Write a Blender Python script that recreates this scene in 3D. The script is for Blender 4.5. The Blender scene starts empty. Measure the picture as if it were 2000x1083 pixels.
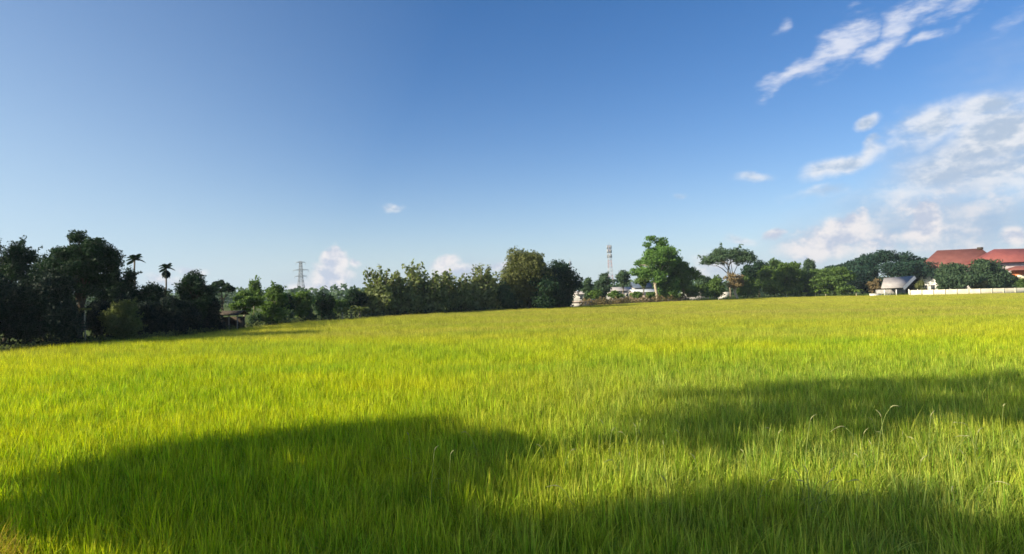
import bpy, math, random
import numpy as np

random.seed(11)
rng = np.random.default_rng(11)
C = bpy.context.scene.collection
scene = bpy.context.scene
R = math.radians

# ------------------------------------------------------------------ camera model
F, CX, CY = 1235.0, 1000.0, 541.5          # photograph is 2000 x 1083
CAM_H = 3.2
CANOPY = 0.58
ROLL = math.atan(0.022)
PITCH = math.atan((575 - CY) / F)
cr, sr, cp, sp = math.cos(ROLL), math.sin(ROLL), math.cos(PITCH), math.sin(PITCH)
FWD = np.array([0, cp, sp])
UP0 = np.array([0, -sp, cp])
RGT0 = np.array([1.0, 0, 0])
RGT = cr * RGT0 - sr * UP0
UP = sr * RGT0 + cr * UP0


def ray(px, py):
    return FWD + (px - CX) / F * RGT - (py - CY) / F * UP


def at(px, py, Y):
    """world point seen at a photo pixel, at depth Y"""
    r = ray(px, py)
    return np.array([0, 0, CAM_H]) + r * (Y / r[1])


def ground(px, py, z=CANOPY):
    r = ray(px, py)
    return np.array([0, 0, CAM_H]) + r * ((z - CAM_H) / r[2])


def yh(px):
    return 575 - 0.022 * (px - 1000)


# ------------------------------------------------------------------ sun
EXPO = 1.0
SUN_EL, SUN_AZ = R(25), R(-113)            # azimuth clockwise from +Y
TO_SUN = np.array([math.sin(SUN_AZ) * math.cos(SUN_EL), math.cos(SUN_AZ) * math.cos(SUN_EL), math.sin(SUN_EL)])

# ------------------------------------------------------------------ tagging helpers


def tag(o, label=None, cat=None, group=None, kind=None):
    if label: o['label'] = label
    if cat: o['category'] = cat
    if group: o['group'] = group
    if kind: o['kind'] = kind
    return o


def empty(name, loc, rz=0.0):
    o = bpy.data.objects.new(name, None)
    o.empty_display_size = 0.3
    o.location = tuple(float(v) for v in loc)
    o.rotation_euler = (0, 0, rz)
    C.objects.link(o)
    return o


class MB:
    """collects quads / triangles, builds ONE mesh object"""

    def __init__(self):
        self.v, self.f, self.tint, self.hh = [], [], [], []
        self.n = 0

    def add(self, verts, faces, tint=None, hh=None):
        verts = np.asarray(verts, float).reshape(-1, 3)
        self.v.append(verts)
        fs = [tuple(int(i) + self.n for i in f) for f in faces]
        self.f.extend(fs)
        self.tint.extend([0.5] * len(fs) if tint is None else list(tint))
        self.hh.append(np.full(len(verts), 0.5) if hh is None else np.asarray(hh, float))
        self.n += len(verts)

    def quads(self, q, tint, hh=None):
        """q: (n,4,3) array"""
        n = len(q)
        if n == 0: return
        self.v.append(q.reshape(-1, 3))
        idx = (np.arange(n * 4).reshape(n, 4) + self.n).tolist()
        self.f.extend([tuple(i) for i in idx])
        self.tint.extend(list(tint))
        self.hh.append(np.full(n * 4, 0.5) if hh is None else hh.reshape(-1))
        self.n += n * 4

    def box(self, c, s, rz=0.0):
        c = np.array(c, float); s = np.array(s, float) / 2
        p = np.array([[x, y, z] for z in (-1, 1) for y in (-1, 1) for x in (-1, 1)]) * s
        ca, sa = math.cos(rz), math.sin(rz)
        p = np.stack([p[:, 0] * ca - p[:, 1] * sa, p[:, 0] * sa + p[:, 1] * ca, p[:, 2]], 1) + c
        self.add(p, [(0, 2, 3, 1), (4, 5, 7, 6), (0, 1, 5, 4), (2, 6, 7, 3), (0, 4, 6, 2), (1, 3, 7, 5)])

    def tube(self, pts, rad, n=7, cap=True):
        pts = np.asarray(pts, float)
        rad = np.broadcast_to(np.asarray(rad, float), (len(pts),))
        rings = []
        for i, p in enumerate(pts):
            d = pts[min(i + 1, len(pts) - 1)] - pts[max(i - 1, 0)]
            d = d / (np.linalg.norm(d) + 1e-9)
            a = np.cross(d, [0.13, 1, 0.07]); a /= np.linalg.norm(a) + 1e-9
            b = np.cross(d, a)
            th = np.arange(n) / n * 2 * math.pi
            rings.append(p + rad[i] * (np.cos(th)[:, None] * a + np.sin(th)[:, None] * b))
        v = np.concatenate(rings)
        f = []
        for i in range(len(pts) - 1):
            for k in range(n):
                k2 = (k + 1) % n
                f.append((i * n + k, i * n + k2, (i + 1) * n + k2, (i + 1) * n + k))
        if cap:
            f.append(tuple(range(n - 1, -1, -1)))
            f.append(tuple((len(pts) - 1) * n + k for k in range(n)))
        self.add(v, f)

    def build(self, name, mat, parent=None, smooth=False):
        me = bpy.data.meshes.new(name)
        v = np.concatenate(self.v) if self.v else np.zeros((0, 3))
        lens = np.array([len(f) for f in self.f], np.int32)
        loops = np.fromiter((i for f in self.f for i in f), np.int32, int(lens.sum()))
        me.vertices.add(len(v)); me.loops.add(len(loops)); me.polygons.add(len(lens))
        me.vertices.foreach_set('co', v.astype(np.float32).reshape(-1))
        me.loops.foreach_set('vertex_index', loops)
        me.polygons.foreach_set('loop_start', np.concatenate([[0], np.cumsum(lens)[:-1]]).astype(np.int32))
        me.update(calc_edges=True)
        a = me.attributes.new('tint', 'FLOAT', 'FACE'); a.data.foreach_set('value', np.asarray(self.tint, np.float32))
        h = me.attributes.new('hh', 'FLOAT', 'POINT'); h.data.foreach_set('value', np.concatenate(self.hh).astype(np.float32))
        if smooth: me.polygons.foreach_set('use_smooth', np.ones(len(lens), bool))
        me.validate()
        if mat: me.materials.append(mat)
        o = bpy.data.objects.new(name, me)
        if parent is not False: C.objects.link(o)
        if parent: o.parent = parent
        return o


# ------------------------------------------------------------------ materials
def nmat(name):
    m = bpy.data.materials.new(name); m.use_nodes = True
    nt = m.node_tree; nt.nodes.clear()
    return m, nt, nt.nodes.new('ShaderNodeOutputMaterial')


def N(nt, t, **kw):
    n = nt.nodes.new(t)
    for k, v in kw.items(): setattr(n, k, v)
    return n


def rgba(c): return (c[0], c[1], c[2], 1.0)


def mixc(nt, fac, a, b, blend='MIX'):
    n = N(nt, 'ShaderNodeMix', data_type='RGBA', blend_type=blend)
    for sock, val in ((n.inputs[0], fac), (n.inputs[6], a), (n.inputs[7], b)):
        if isinstance(val, (int, float)): sock.default_value = val
        elif isinstance(val, (tuple, list)): sock.default_value = rgba(val)
        else: nt.links.new(val, sock)
    return n.outputs[2]


def mathn(nt, op, a, b=None, c=None, clamp=False):
    n = N(nt, 'ShaderNodeMath', operation=op, use_clamp=clamp)
    for i, v in enumerate((a, b, c)):
        if v is None: continue
        if isinstance(v, (int, float)): n.inputs[i].default_value = v
        else: nt.links.new(v, n.inputs[i])
    return n.outputs[0]


def maprange(nt, v, a, b, c=0.0, d=1.0, smooth=True):
    n = N(nt, 'ShaderNodeMapRange', interpolation_type='SMOOTHSTEP' if smooth else 'LINEAR')
    nt.links.new(v, n.inputs[0])
    for i, x in enumerate((a, b, c, d)): n.inputs[i + 1].default_value = x
    return n.outputs[0]


def noise(nt, vec, scale, detail=3.0, rough=0.55):
    n = N(nt, 'ShaderNodeTexNoise')
    n.inputs['Scale'].default_value = scale; n.inputs['Detail'].default_value = detail
    n.inputs['Roughness'].default_value = rough
    nt.links.new(vec, n.inputs['Vector'])
    return n.outputs[0]


def scaled(nt, vec, s):
    n = N(nt, 'ShaderNodeVectorMath', operation='MULTIPLY')
    nt.links.new(vec, n.inputs[0]); n.inputs[1].default_value = s
    return n.outputs[0]


def leaf_mat(name, dark, light, trans=0.35, rough=0.6, spec=0.12):
    m, nt, out = nmat(name)
    at_ = N(nt, 'ShaderNodeAttribute', attribute_name='tint')
    geo = N(nt, 'ShaderNodeNewGeometry')
    nz = noise(nt, geo.outputs['Position'], 0.55, 2)
    f = mathn(nt, 'ADD', mathn(nt, 'MULTIPLY', at_.outputs['Fac'], 0.62), mathn(nt, 'MULTIPLY', maprange(nt, nz, 0.3, 0.7), 0.38))
    col = mixc(nt, f, dark, light)
    p = N(nt, 'ShaderNodeBsdfPrincipled')
    nt.links.new(col, p.inputs['Base Color'])
    p.inputs['Roughness'].default_value = rough; p.inputs['Specular IOR Level'].default_value = spec
    tr = N(nt, 'ShaderNodeBsdfTranslucent')
    nt.links.new(mixc(nt, 1.0, col, (1.15, 1.25, 0.55), 'MULTIPLY'), tr.inputs['Color'])
    mx = N(nt, 'ShaderNodeMixShader'); mx.inputs[0].default_value = trans
    nt.links.new(p.outputs[0], mx.inputs[1]); nt.links.new(tr.outputs[0], mx.inputs[2])
    nt.links.new(mx.outputs[0], out.inputs[0])
    return m


def solid_mat(name, a, b, scale=3.0, rough=0.8, spec=0.3, stretch=(1, 1, 1), metal=0.0):
    m, nt, out = nmat(name)
    tc = N(nt, 'ShaderNodeTexCoord')
    v = scaled(nt, tc.outputs['Object'], stretch)
    col = mixc(nt, maprange(nt, noise(nt, v, scale, 5, 0.6), 0.3, 0.7), a, b)
    p = N(nt, 'ShaderNodeBsdfPrincipled')
    nt.links.new(col, p.inputs['Base Color'])
    p.inputs['Roughness'].default_value = rough; p.inputs['Specular IOR Level'].default_value = spec
    p.inputs['Metallic'].default_value = metal
    nt.links.new(p.outputs[0], out.inputs[0])
    return m


def rib_mat(name, a, b, freq, axis=0, rough=0.6):
    """sheet / tile roofing: narrow courses across one axis"""
    m, nt, out = nmat(name)
    tc = N(nt, 'ShaderNodeTexCoord')
    w = N(nt, 'ShaderNodeTexWave', wave_type='BANDS', bands_direction='XYZ'[axis])
    w.inputs['Scale'].default_value = freq; w.inputs['Distortion'].default_value = 0.4
    nt.links.new(tc.outputs['Object'], w.inputs['Vector'])
    nz = noise(nt, tc.outputs['Object'], 0.6, 6, 0.65)
    f = mathn(nt, 'ADD', mathn(nt, 'MULTIPLY', w.outputs['Fac'], 0.35), mathn(nt, 'MULTIPLY', maprange(nt, nz, 0.3, 0.7), 0.65))
    p = N(nt, 'ShaderNodeBsdfPrincipled')
    nt.links.new(mixc(nt, f, a, b), p.inputs['Base Color'])
    p.inputs['Roughness'].default_value = rough; p.inputs['Specular IOR Level'].default_value = 0.3
    nt.links.new(p.outputs[0], out.inputs[0])
    return m


def rice_mat(name, green, yellow, tipc, trans=0.45):
    m, nt, out = nmat(name)
    geo = N(nt, 'ShaderNodeNewGeometry'); P = geo.outputs['Position']
    a1 = N(nt, 'ShaderNodeAttribute', attribute_name='tint')
    hh = N(nt, 'ShaderNodeAttribute', attribute_name='hh')
    oi = N(nt, 'ShaderNodeObjectInfo')
    sep = N(nt, 'ShaderNodeSeparateXYZ'); nt.links.new(P, sep.inputs[0])
    big = noise(nt, scaled(nt, P, (0.045, 0.09, 0.0)), 1.0, 3, 0.6)
    med = noise(nt, scaled(nt, P, (0.35, 0.5, 0.0)), 1.0, 2, 0.6)
    f = mathn(nt, 'ADD', mathn(nt, 'MULTIPLY', maprange(nt, big, 0.36, 0.62), 0.50),
              mathn(nt, 'MULTIPLY', maprange(nt, med, 0.3, 0.7), 0.30))
    f = mathn(nt, 'ADD', f, mathn(nt, 'MULTIPLY', mathn(nt, 'SUBTRACT', oi.outputs['Random'], 0.3), 0.34))
    f = mathn(nt, 'ADD', f, mathn(nt, 'MULTIPLY', mathn(nt, 'SUBTRACT', a1.outputs['Fac'], 0.5), 0.55), clamp=True)
    col = mixc(nt, f, green, yellow)
    # riper, straw-gold rice far out, in long streaks
    gold = noise(nt, scaled(nt, P, (0.022, 0.075, 0.0)), 1.0, 3, 0.6)
    gf = mathn(nt, 'MULTIPLY', maprange(nt, gold, 0.42, 0.66, 0.22, 1.0), maprange(nt, sep.outputs[1], 18.0, 60.0))
    col = mixc(nt, mathn(nt, 'MULTIPLY', gf, 0.8), col, (0.50, 0.42, 0.13))
    # the far plots are a duller, older stand
    col = mixc(nt, maprange(nt, sep.outputs[1], 22.0, 75.0, 0.0, 0.55), col, (0.29, 0.31, 0.075))
    # younger, greener and weedier stand close by on the right
    yg = mathn(nt, 'MULTIPLY', maprange(nt, sep.outputs[0], -5.0, 5.0), maprange(nt, sep.outputs[1], 34.0, 13.0))
    yn = noise(nt, scaled(nt, P, (0.8, 0.8, 0.0)), 1.0, 3, 0.6)
    col = mixc(nt, mathn(nt, 'MULTIPLY', yg, maprange(nt, yn, 0.25, 0.7, 0.95, 0.45)), col, mixc(nt, a1.outputs['Fac'], (0.105, 0.245, 0.030), (0.33, 0.42, 0.14)))
    # blade tips a little drier
    tf = mathn(nt, 'MULTIPLY', maprange(nt, hh.outputs['Fac'], 0.72, 1.0), mathn(nt, 'MULTIPLY', a1.outputs['Fac'], 0.75))
    col = mixc(nt, tf, col, tipc)
    # older, duller leaves stand among bright young ones
    w1 = N(nt, 'ShaderNodeTexWhiteNoise', noise_dimensions='1D'); nt.links.new(mathn(nt, 'ADD', mathn(nt, 'MULTIPLY', a1.outputs['Fac'], 37.0), mathn(nt, 'MULTIPLY', oi.outputs['Random'], 91.0)), w1.inputs['W'])
    val = mathn(nt, 'MULTIPLY', maprange(nt, w1.outputs['Value'], 0.0, 1.0, 0.45, 1.46, False), maprange(nt, oi.outputs['Random'], 0.0, 1.0, 0.82, 1.22, False))
    cvv = N(nt, 'ShaderNodeCombineXYZ')
    for i in range(3): nt.links.new(val, cvv.inputs[i])
    col = mixc(nt, 1.0, col, cvv.outputs[0], 'MULTIPLY')
    p = N(nt, 'ShaderNodeBsdfPrincipled')
    nt.links.new(col, p.inputs['Base Color'])
    p.inputs['Roughness'].default_value = 0.55; p.inputs['Specular IOR Level'].default_value = 0.10
    tr = N(nt, 'ShaderNodeBsdfTranslucent')
    nt.links.new(mixc(nt, 1.0, col, (1.25, 1.2, 0.35), 'MULTIPLY'), tr.inputs['Color'])
    mx = N(nt, 'ShaderNodeMixShader'); mx.inputs[0].default_value = trans
    nt.links.new(p.outputs[0], mx.inputs[1]); nt.links.new(tr.outputs[0], mx.inputs[2])
    nt.links.new(mx.outputs[0], out.inputs[0])
    return m


M = {
    'dark': leaf_mat('dark_leaves', (0.006, 0.024, 0.014), (0.028, 0.064, 0.024), 0.20),
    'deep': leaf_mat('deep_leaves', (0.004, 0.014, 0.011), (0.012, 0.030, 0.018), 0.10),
    'mid': leaf_mat('mid_leaves', (0.055, 0.105, 0.028), (0.150, 0.240, 0.060), 0.42),
    'fresh': leaf_mat('fresh_leaves', (0.065, 0.145, 0.036), (0.170, 0.300, 0.075), 0.45),
    'pale': leaf_mat('pale_leaves', (0.075, 0.105, 0.035), (0.200, 0.230, 0.090), 0.35),
    'teak': leaf_mat('teak_leaves', (0.055, 0.088, 0.034), (0.260, 0.300, 0.130), 0.38),
    'olive': leaf_mat('olive_leaves', (0.060, 0.080, 0.026), (0.180, 0.195, 0.070), 0.38),
    'blue': leaf_mat('bluish_leaves', (0.032, 0.070, 0.038), (0.090, 0.145, 0.072), 0.32),
    'rain': leaf_mat('rain_tree_leaves', (0.012, 0.036, 0.026), (0.032, 0.068, 0.042), 0.15),
    'lime': leaf_mat('banana_leaves', (0.120, 0.220, 0.030), (0.260, 0.360, 0.070), 0.45),
    'dry': leaf_mat('dry_leaves', (0.110, 0.085, 0.040), (0.260, 0.200, 0.100), 0.25),
    'straw': leaf_mat('straw_leaves', (0.350, 0.260, 0.030), (0.550, 0.430, 0.060), 0.40),
    'bark': solid_mat('grey_bark', (0.10, 0.085, 0.065), (0.22, 0.19, 0.15), 6, 0.9, 0.1, (1, 1, 0.25)),
    'palebark': solid_mat('pale_bark', (0.26, 0.22, 0.16), (0.46, 0.41, 0.32), 6, 0.9, 0.1, (1, 1, 0.25)),
    'darkbark': solid_mat('dark_bark', (0.035, 0.030, 0.024), (0.09, 0.075, 0.055), 6, 0.9, 0.1, (1, 1, 0.25)),
    'cream': solid_mat('cream_paint', (0.56, 0.52, 0.38), (0.74, 0.69, 0.55), 0.5, 0.85, 0.2),
    'white': solid_mat('white_paint', (0.74, 0.73, 0.70), (0.84, 0.83, 0.80), 0.9, 0.8, 0.2),
    'mauve': solid_mat('mauve_paint', (0.30, 0.26, 0.28), (0.42, 0.37, 0.38), 0.9, 0.85, 0.2),
    'orange': solid_mat('orange_wall', (0.42, 0.13, 0.055), (0.55, 0.20, 0.09), 1.2, 0.8, 0.2),
    'pink': solid_mat('pinkish_wall', (0.34, 0.27, 0.25), (0.46, 0.38, 0.35), 1.2, 0.85, 0.2),
    'grey': solid_mat('grey_concrete', (0.26, 0.26, 0.26), (0.42, 0.41, 0.39), 1.2, 0.9, 0.2),
    'redroof': rib_mat('red_brown_tiles', (0.13, 0.048, 0.040), (0.21, 0.082, 0.068), 3.0, 2),
    'brightroof': rib_mat('bright_red_tiles', (0.17, 0.052, 0.047), (0.26, 0.080, 0.070), 3.0, 2),
    'greyroof': rib_mat('grey_sheet_roof', (0.24, 0.23, 0.23), (0.40, 0.38, 0.37), 2.5, 0),
    'blueroof': rib_mat('slate_blue_roof', (0.04, 0.06, 0.09), (0.09, 0.12, 0.17), 2.5, 0),
    'paleroof': rib_mat('pale_sheet_roof', (0.32, 0.36, 0.39), (0.46, 0.49, 0.51), 2.5, 0),
    'glass': solid_mat('dark_window_glass', (0.015, 0.02, 0.025), (0.04, 0.05, 0.06), 2, 0.15, 0.6),
    'darkwood': solid_mat('dark_weathered_wood', (0.03, 0.026, 0.02), (0.085, 0.07, 0.055), 4, 0.9, 0.1, (1, 1, .2)),
    'postwood': solid_mat('grey_post_wood', (0.15, 0.135, 0.115), (0.26, 0.235, 0.20), 4, 0.9, 0.1, (1, 1, .2)),
    'steel': solid_mat('galvanised_steel', (0.20, 0.22, 0.24), (0.30, 0.32, 0.34), 2, 0.6, 0.4),
    'redpaint': solid_mat('red_tower_paint', (0.34, 0.17, 0.15), (0.42, 0.24, 0.21), 2, 0.6, 0.3),
    'whitepaint': solid_mat('white_tower_paint', (0.38, 0.39, 0.42), (0.48, 0.49, 0.51), 2, 0.6, 0.3),
    'soilred': solid_mat('reddish_soil', (0.12, 0.055, 0.03), (0.24, 0.12, 0.065), 1.6, 1, 0.05),
    'rice': rice_mat('rice_leaves', (0.215, 0.410, 0.014), (0.530, 0.560, 0.007), (0.62, 0.56, 0.08)),
    'weedstalk': solid_mat('dry_stalk', (0.16, 0.22, 0.05), (0.28, 0.33, 0.10), 8, 0.7, 0.2),
    'seed': solid_mat('pale_seed_head', (0.20, 0.22, 0.09), (0.33, 0.33, 0.16), 14, 0.8, 0.2),
}


# ------------------------------------------------------------------ foliage generators
def unit(v): return v / (np.linalg.norm(v, axis=-1, keepdims=True) + 1e-9)


def leaves(mb, pos, out, size, aspect=0.5, up=0.35, jitter=0.9, droop=0.0):
    """leaf-sized diamonds at pos, facing roughly 'out'"""
    n = len(pos)
    if n == 0: return
    nrm = unit(out + jitter * rng.normal(size=(n, 3)) + np.array([0, 0, up]))
    a = unit(np.cross(nrm, rng.normal(size=(n, 3))))
    if droop: a = unit(a - np.array([0, 0, droop]))
    b = unit(np.cross(nrm, a))
    s = (size * rng.uniform(0.6, 1.35, n))[:, None]
    w = s * aspect
    q = np.stack([pos - a * s * 0.5, pos + b * w * 0.5 + nrm * s * 0.06, pos + a * s * 0.5 - nrm * s * 0.05, pos - b * w * 0.5 + nrm * s * 0.06], 1)
    mb.quads(q, rng.random(n))


def lobe_leaves(mb, c, rad, n, size, aspect=0.55, shell=0.45, up=0.35, jitter=0.9):
    d = unit(rng.normal(size=(n, 3)))
    rr = rng.random(n) ** shell
    # knobbly outline
    k = 1 + 0.22 * np.sin(d[:, 0] * 5 + c[0]) * np.sin(d[:, 1] * 5.3 + c[1] * 2) + 0.12 * np.sin(d[:, 2] * 9 + c[2])
    p = np.asarray(c) + d * np.asarray(rad) * (rr * k)[:, None]
    leaves(mb, p, d, size, aspect, up, jitter)


def curve_pts(a, b, sag=0.0, wob=0.0, n=5):
    t = np.linspace(0, 1, n)[:, None]
    p = a * (1 - t) + b * t
    p[:, 2] += (sag * np.sin(t * math.pi))[:, 0]
    if wob: p[1:-1] += rng.normal(size=(n - 2, 3)) * wob
    return p


def skeleton(root, lobes, H0, r0, mat, branch_n=9, lean=(0, 0), wob=0.12, name='trunk'):
    """tapered trunk up to H0 and limbs into the lobes"""
    mb = MB()
    top = np.array([lean[0], lean[1], H0])
    p = curve_pts(np.array([0, 0, -0.25]), top, 0, wob, 6)
    mb.tube(p, np.linspace(r0, r0 * 0.6, 6), 8)
    order = sorted(range(len(lobes)), key=lambda i: rng.random())[:branch_n]
    for i in order:
        c = np.array(lobes[i][0])
        j = rng.integers(3, 6)
        s = p[j]
        q = curve_pts(s, c, 0.10 * np.linalg.norm(c - s), wob * 0.8, 5)
        mb.tube(q, np.linspace(r0 * 0.42, r0 * 0.10, 5), 6)
        for _ in range(2):
            e = c + unit(rng.normal(size=3)) * np.array(lobes[i][1]) * 0.85
            mb.tube(curve_pts(q[2], e, 0.05, wob * 0.5, 4), np.linspace(r0 * 0.2, r0 * 0.05, 4), 5)
    return mb.build(name, mat, root, smooth=True)


def make_lobes(style, W, H, zb, dp):
    hw = W / 2
    L = []
    if style == 'round':
        n = 24
        cz, rz = (H + zb) / 2, (H - zb) / 2
        k = 0
        while k < n:
            d = unit(rng.normal(size=3)); s = rng.uniform(0.35, 0.74)
            L.append((np.array([d[0] * hw * s, d[1] * dp * s, cz + d[2] * rz * s * 0.95]),
                      np.array([hw, dp, rz * 1.05]) * rng.uniform(0.27, 0.42))); k += 1
    elif style == 'tall':
        n = 20
        for k in range(n):
            t = (k + 0.5) / n
            z = zb + (H - zb) * (0.06 + 0.84 * t)
            w = hw * (math.sin(math.pi * (0.14 + 0.74 * t)) ** 0.8)
            a = rng.uniform(0, 6.28); s = rng.uniform(0.2, 0.72)
            L.append((np.array([math.cos(a) * w * s, math.sin(a) * dp * s, z]),
                      np.array([hw * 0.42, dp * 0.42, (H - zb) * 0.13]) * rng.uniform(0.8, 1.25)))
    elif style == 'umbrella':
        n = 26
        for k in range(n):
            a = rng.uniform(0, 6.28); s = math.sqrt(rng.random()) * 0.88
            z = H - (H - zb) * (0.16 + 0.62 * s ** 1.8) - rng.uniform(0, 0.10) * (H - zb)
            L.append((np.array([math.cos(a) * hw * s, math.sin(a) * dp * s, z]),
                      np.array([hw * 0.24, dp * 0.24, (H - zb) * 0.17]) * rng.uniform(0.8, 1.3)))
    elif style == 'open':
        n = 24
        for k in range(n):
            a = rng.uniform(0, 6.28); s = rng.uniform(0.15, 0.82); t = rng.random()
            z = zb + (H - zb) * (0.12 + 0.78 * t)
            w = math.sin(math.pi * (0.2 + 0.62 * t))
            L.append((np.array([math.cos(a) * hw * s * w, math.sin(a) * dp * s * w, z]),
                      np.array([hw * 0.31, dp * 0.31, (H - zb) * 0.12]) * rng.uniform(0.7, 1.35)))
    elif style in ('airy', 'gappy'):
        n = 54 if style == 'airy' else 60
        for k in range(n):
            d = unit(rng.normal(size=3) * np.array([1, 1, 0.9])); s = rng.uniform(0.3 if style == 'airy' else 0.45, 0.86 if style == 'airy' else 0.80)
            z = (H + zb) / 2 + d[2] * (H - zb) / 2 * s
            L.append((np.array([d[0] * hw * s, d[1] * dp * s, z]),
                      np.array([hw * 0.23, dp * 0.23, (H - zb) * 0.085]) * rng.uniform(0.7, 1.35)))
    elif style == 'bush':
        n = 16
        for k in range(n):
            a = rng.uniform(0, 6.28); s = rng.uniform(0.1, 0.72); t = rng.random()
            w = math.cos(t * 1.25) ** 0.7
            L.append((np.array([math.cos(a) * hw * s * w, math.sin(a) * dp * s * w, (H - zb) * (0.1 + 0.72 * t) + zb]),
                      np.array([hw * 0.36, dp * 0.36, (H - zb) * 0.24]) * rng.uniform(0.75, 1.2)))
    return L


def tree(name, label, cat, px, Y, wpx, top, mat, style='round', zb=None, trunk='darkbark', group=None, dens=1.0,
         r0=None, aspect=0.55, leaf=None, depth=0.9, lean=0.0, twigs=0, zbase=None):
    """px: photo column of the crown, Y: its own distance, wpx: crown width, top: photo row of the top"""
    b = at(px, yh(px), Y)
    root = empty(name, (b[0], Y, 0.0))
    k = Y / F
    W = wpx * k
    H = at(px, top, Y)[2]
    zb_ = H * 0.3 if zb is None else at(px, zb, Y)[2]
    zb_ = max(zb_, 0.15)
    L = make_lobes(style, W, H, zb_, W / 2 * depth)
    size = leaf if leaf else min(max(0.0034 * Y, 0.16), 0.62)
    mb = MB()
    for c, r in L:
        area = (r[0] * r[1] * r[2]) ** (2 / 3) * 12
        n = int(min(1500, max(60, dens * 2.4 * area / (size * size * aspect))))
        lobe_leaves(mb, c, r, n, size, aspect)
    for _ in range(twigs):        # loose leafy shoots that break the outline
        c, r = L[rng.integers(len(L))]
        d = unit(rng.normal(size=3) + np.array([0, 0, 0.9]))
        for t in np.linspace(0.8, 1.9, 7):
            lobe_leaves(mb, c + d * r * t, np.array([1, 1, 1]) * size * 0.8, 5, size, aspect)
    ht = zb_ + (H - zb_) * (0.25 if style != 'umbrella' else 0.15)
    skeleton(root, L, ht, r0 or max(0.05, 0.021 * H), M[trunk], 10, lean=(lean, 0), wob=0.02 * H)
    mb.build('crown', M[mat], root)
    return tag(root, label, cat, group)


def shoots_tree(name, label, px, Y, wpx, top, mat, group=None, n=11, leaf=0.62, trunk='bark'):
    """teak-like: several upright leafy shoots with very large leaves from the ground up"""
    b = at(px, yh(px), Y)
    root = empty(name, (b[0], Y, 0))
    W = wpx * Y / F; H = at(px, top, Y)[2]
    mb, tb = MB(), MB()
    tb.tube(curve_pts(np.array([0, 0, -.2]), np.array([0, 0, H * 0.55]), 0, 0.08, 5), np.linspace(0.16, 0.09, 5), 7)
    for i in range(n):
        a = rng.uniform(0, 6.28); s = rng.uniform(0.1, 1.0) * W / 2
        h = H * (1.0 if i == 0 else rng.uniform(0.62, 0.97))
        if i == 0: s *= 0.25
        e = np.array([math.cos(a) * s, math.sin(a) * s * 0.9, h])
        st = np.array([0, 0, H * rng.uniform(0.05, 0.3)])
        p = curve_pts(st, e, -0.05 * H, 0.08, 6)
        tb.tube(p, np.linspace(0.07, 0.02, 6), 5)
        m = 52
        t = rng.random(m) ** 0.8
        idx = t * 5; lo = np.clip(idx.astype(int), 0, 4); fr = (idx - lo)[:, None]
        q = p[lo] * (1 - fr) + p[lo + 1] * fr
        off = unit(rng.normal(size=(m, 3)) * np.array([1, 1, 0.35])) * (rng.uniform(0.15, 0.75, m) * (1.25 - 0.55 * t))[:, None]
        leaves(mb, q + off, off, leaf, 0.58, 0.25, 0.7, droop=0.15)
    # lower skirt
    m = 420
    th = rng.uniform(0, 6.28, m); rr = np.sqrt(rng.random(m)) * W / 2
    q = np.stack([np.cos(th) * rr, np.sin(th) * rr, rng.uniform(0.3, 0.55 * H, m)], 1)
    leaves(mb, q, unit(q * np.array([1, 1, 0.1])), leaf, 0.6, 0.2, 0.8, droop=0.2)
    tb.build('trunk', M[trunk], root, True)
    mb.build('crown', M[mat], root)
    return tag(root, label, 'tree', group)


def frond(mb, base, d, L, drop, w=0.35, n=9, leaflet=0.45, rise=0.5):
    d = np.array(d, float)
    side = unit(np.cross(d, [0, 0, 1]))
    pts = []
    for i in range(n + 1):
        t = i / n
        pts.append(base + d * L * t * (1 - 0.15 * t) + np.array([0, 0, rise * L * t - drop * L * t * t]))
    for i in range(1, n + 1):
        t = i / n
        ll = leaflet * (math.sin(math.pi * (0.15 + 0.8 * t)))
        ax = unit(pts[i] - pts[i - 1])
        for s in (-1, 1):
            for o in (0, 0.5):
                b0 = pts[i - 1] * (1 - o) + pts[i] * o
                tip = b0 + side * s * ll * 0.8 + ax * ll * 0.45 - np.array([0, 0, ll * 0.35])
                ww = ax * w * 0.16
                mb.add([b0 - ww, b0 + ww, tip + ww * 0.2, tip - ww * 0.2], [(0, 1, 2, 3)], [rng.random()])


def palm(label, px, Y, top, wpx, name='betel_palm', mat='dark', lump=False, group=None):
    b = at(px, yh(px), Y)
    root = empty(name, (b[0], Y, 0))
    H = at(px, top, Y)[2]; Rr = wpx * Y / F / 2
    hz = H - Rr * 0.85
    tb = MB()
    lean = rng.uniform(-.2, .2)
    p = curve_pts(np.array([0, 0, -.2]), np.array([lean, 0, hz]), 0, 0.03, 8)
    tb.tube(p, np.linspace(0.11, 0.07, 8), 8)
    tb.build('trunk', M['bark'], root, True)
    mb = MB()
    for i in range(10):
        a = i * 2.4 + rng.uniform(-.2, .2)
        rise = 1.9 - 0.21 * i
        frond(mb, p[-1], (math.cos(a), math.sin(a), 0), Rr * 1.25 / (1 + 0.35 * max(rise, 0)), 0.45 + 0.42 * max(rise, 0), 0.5, 10, Rr * 0.40, rise)
    mb.build('crown', M[mat], root)
    if lump:
        lb = MB()
        for i in range(9):
            a = i * 2.4
            frond(lb, p[-1] - np.array([0, 0, 0.25]), (math.cos(a) * .6, math.sin(a) * .6, 0), Rr * 0.8, 1.3, 0.6, 8, Rr * 0.5, 0.1)
        lb.build('hanging_fronds', M['deep'], root)
    return tag(root, label, 'palm', group)


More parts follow.
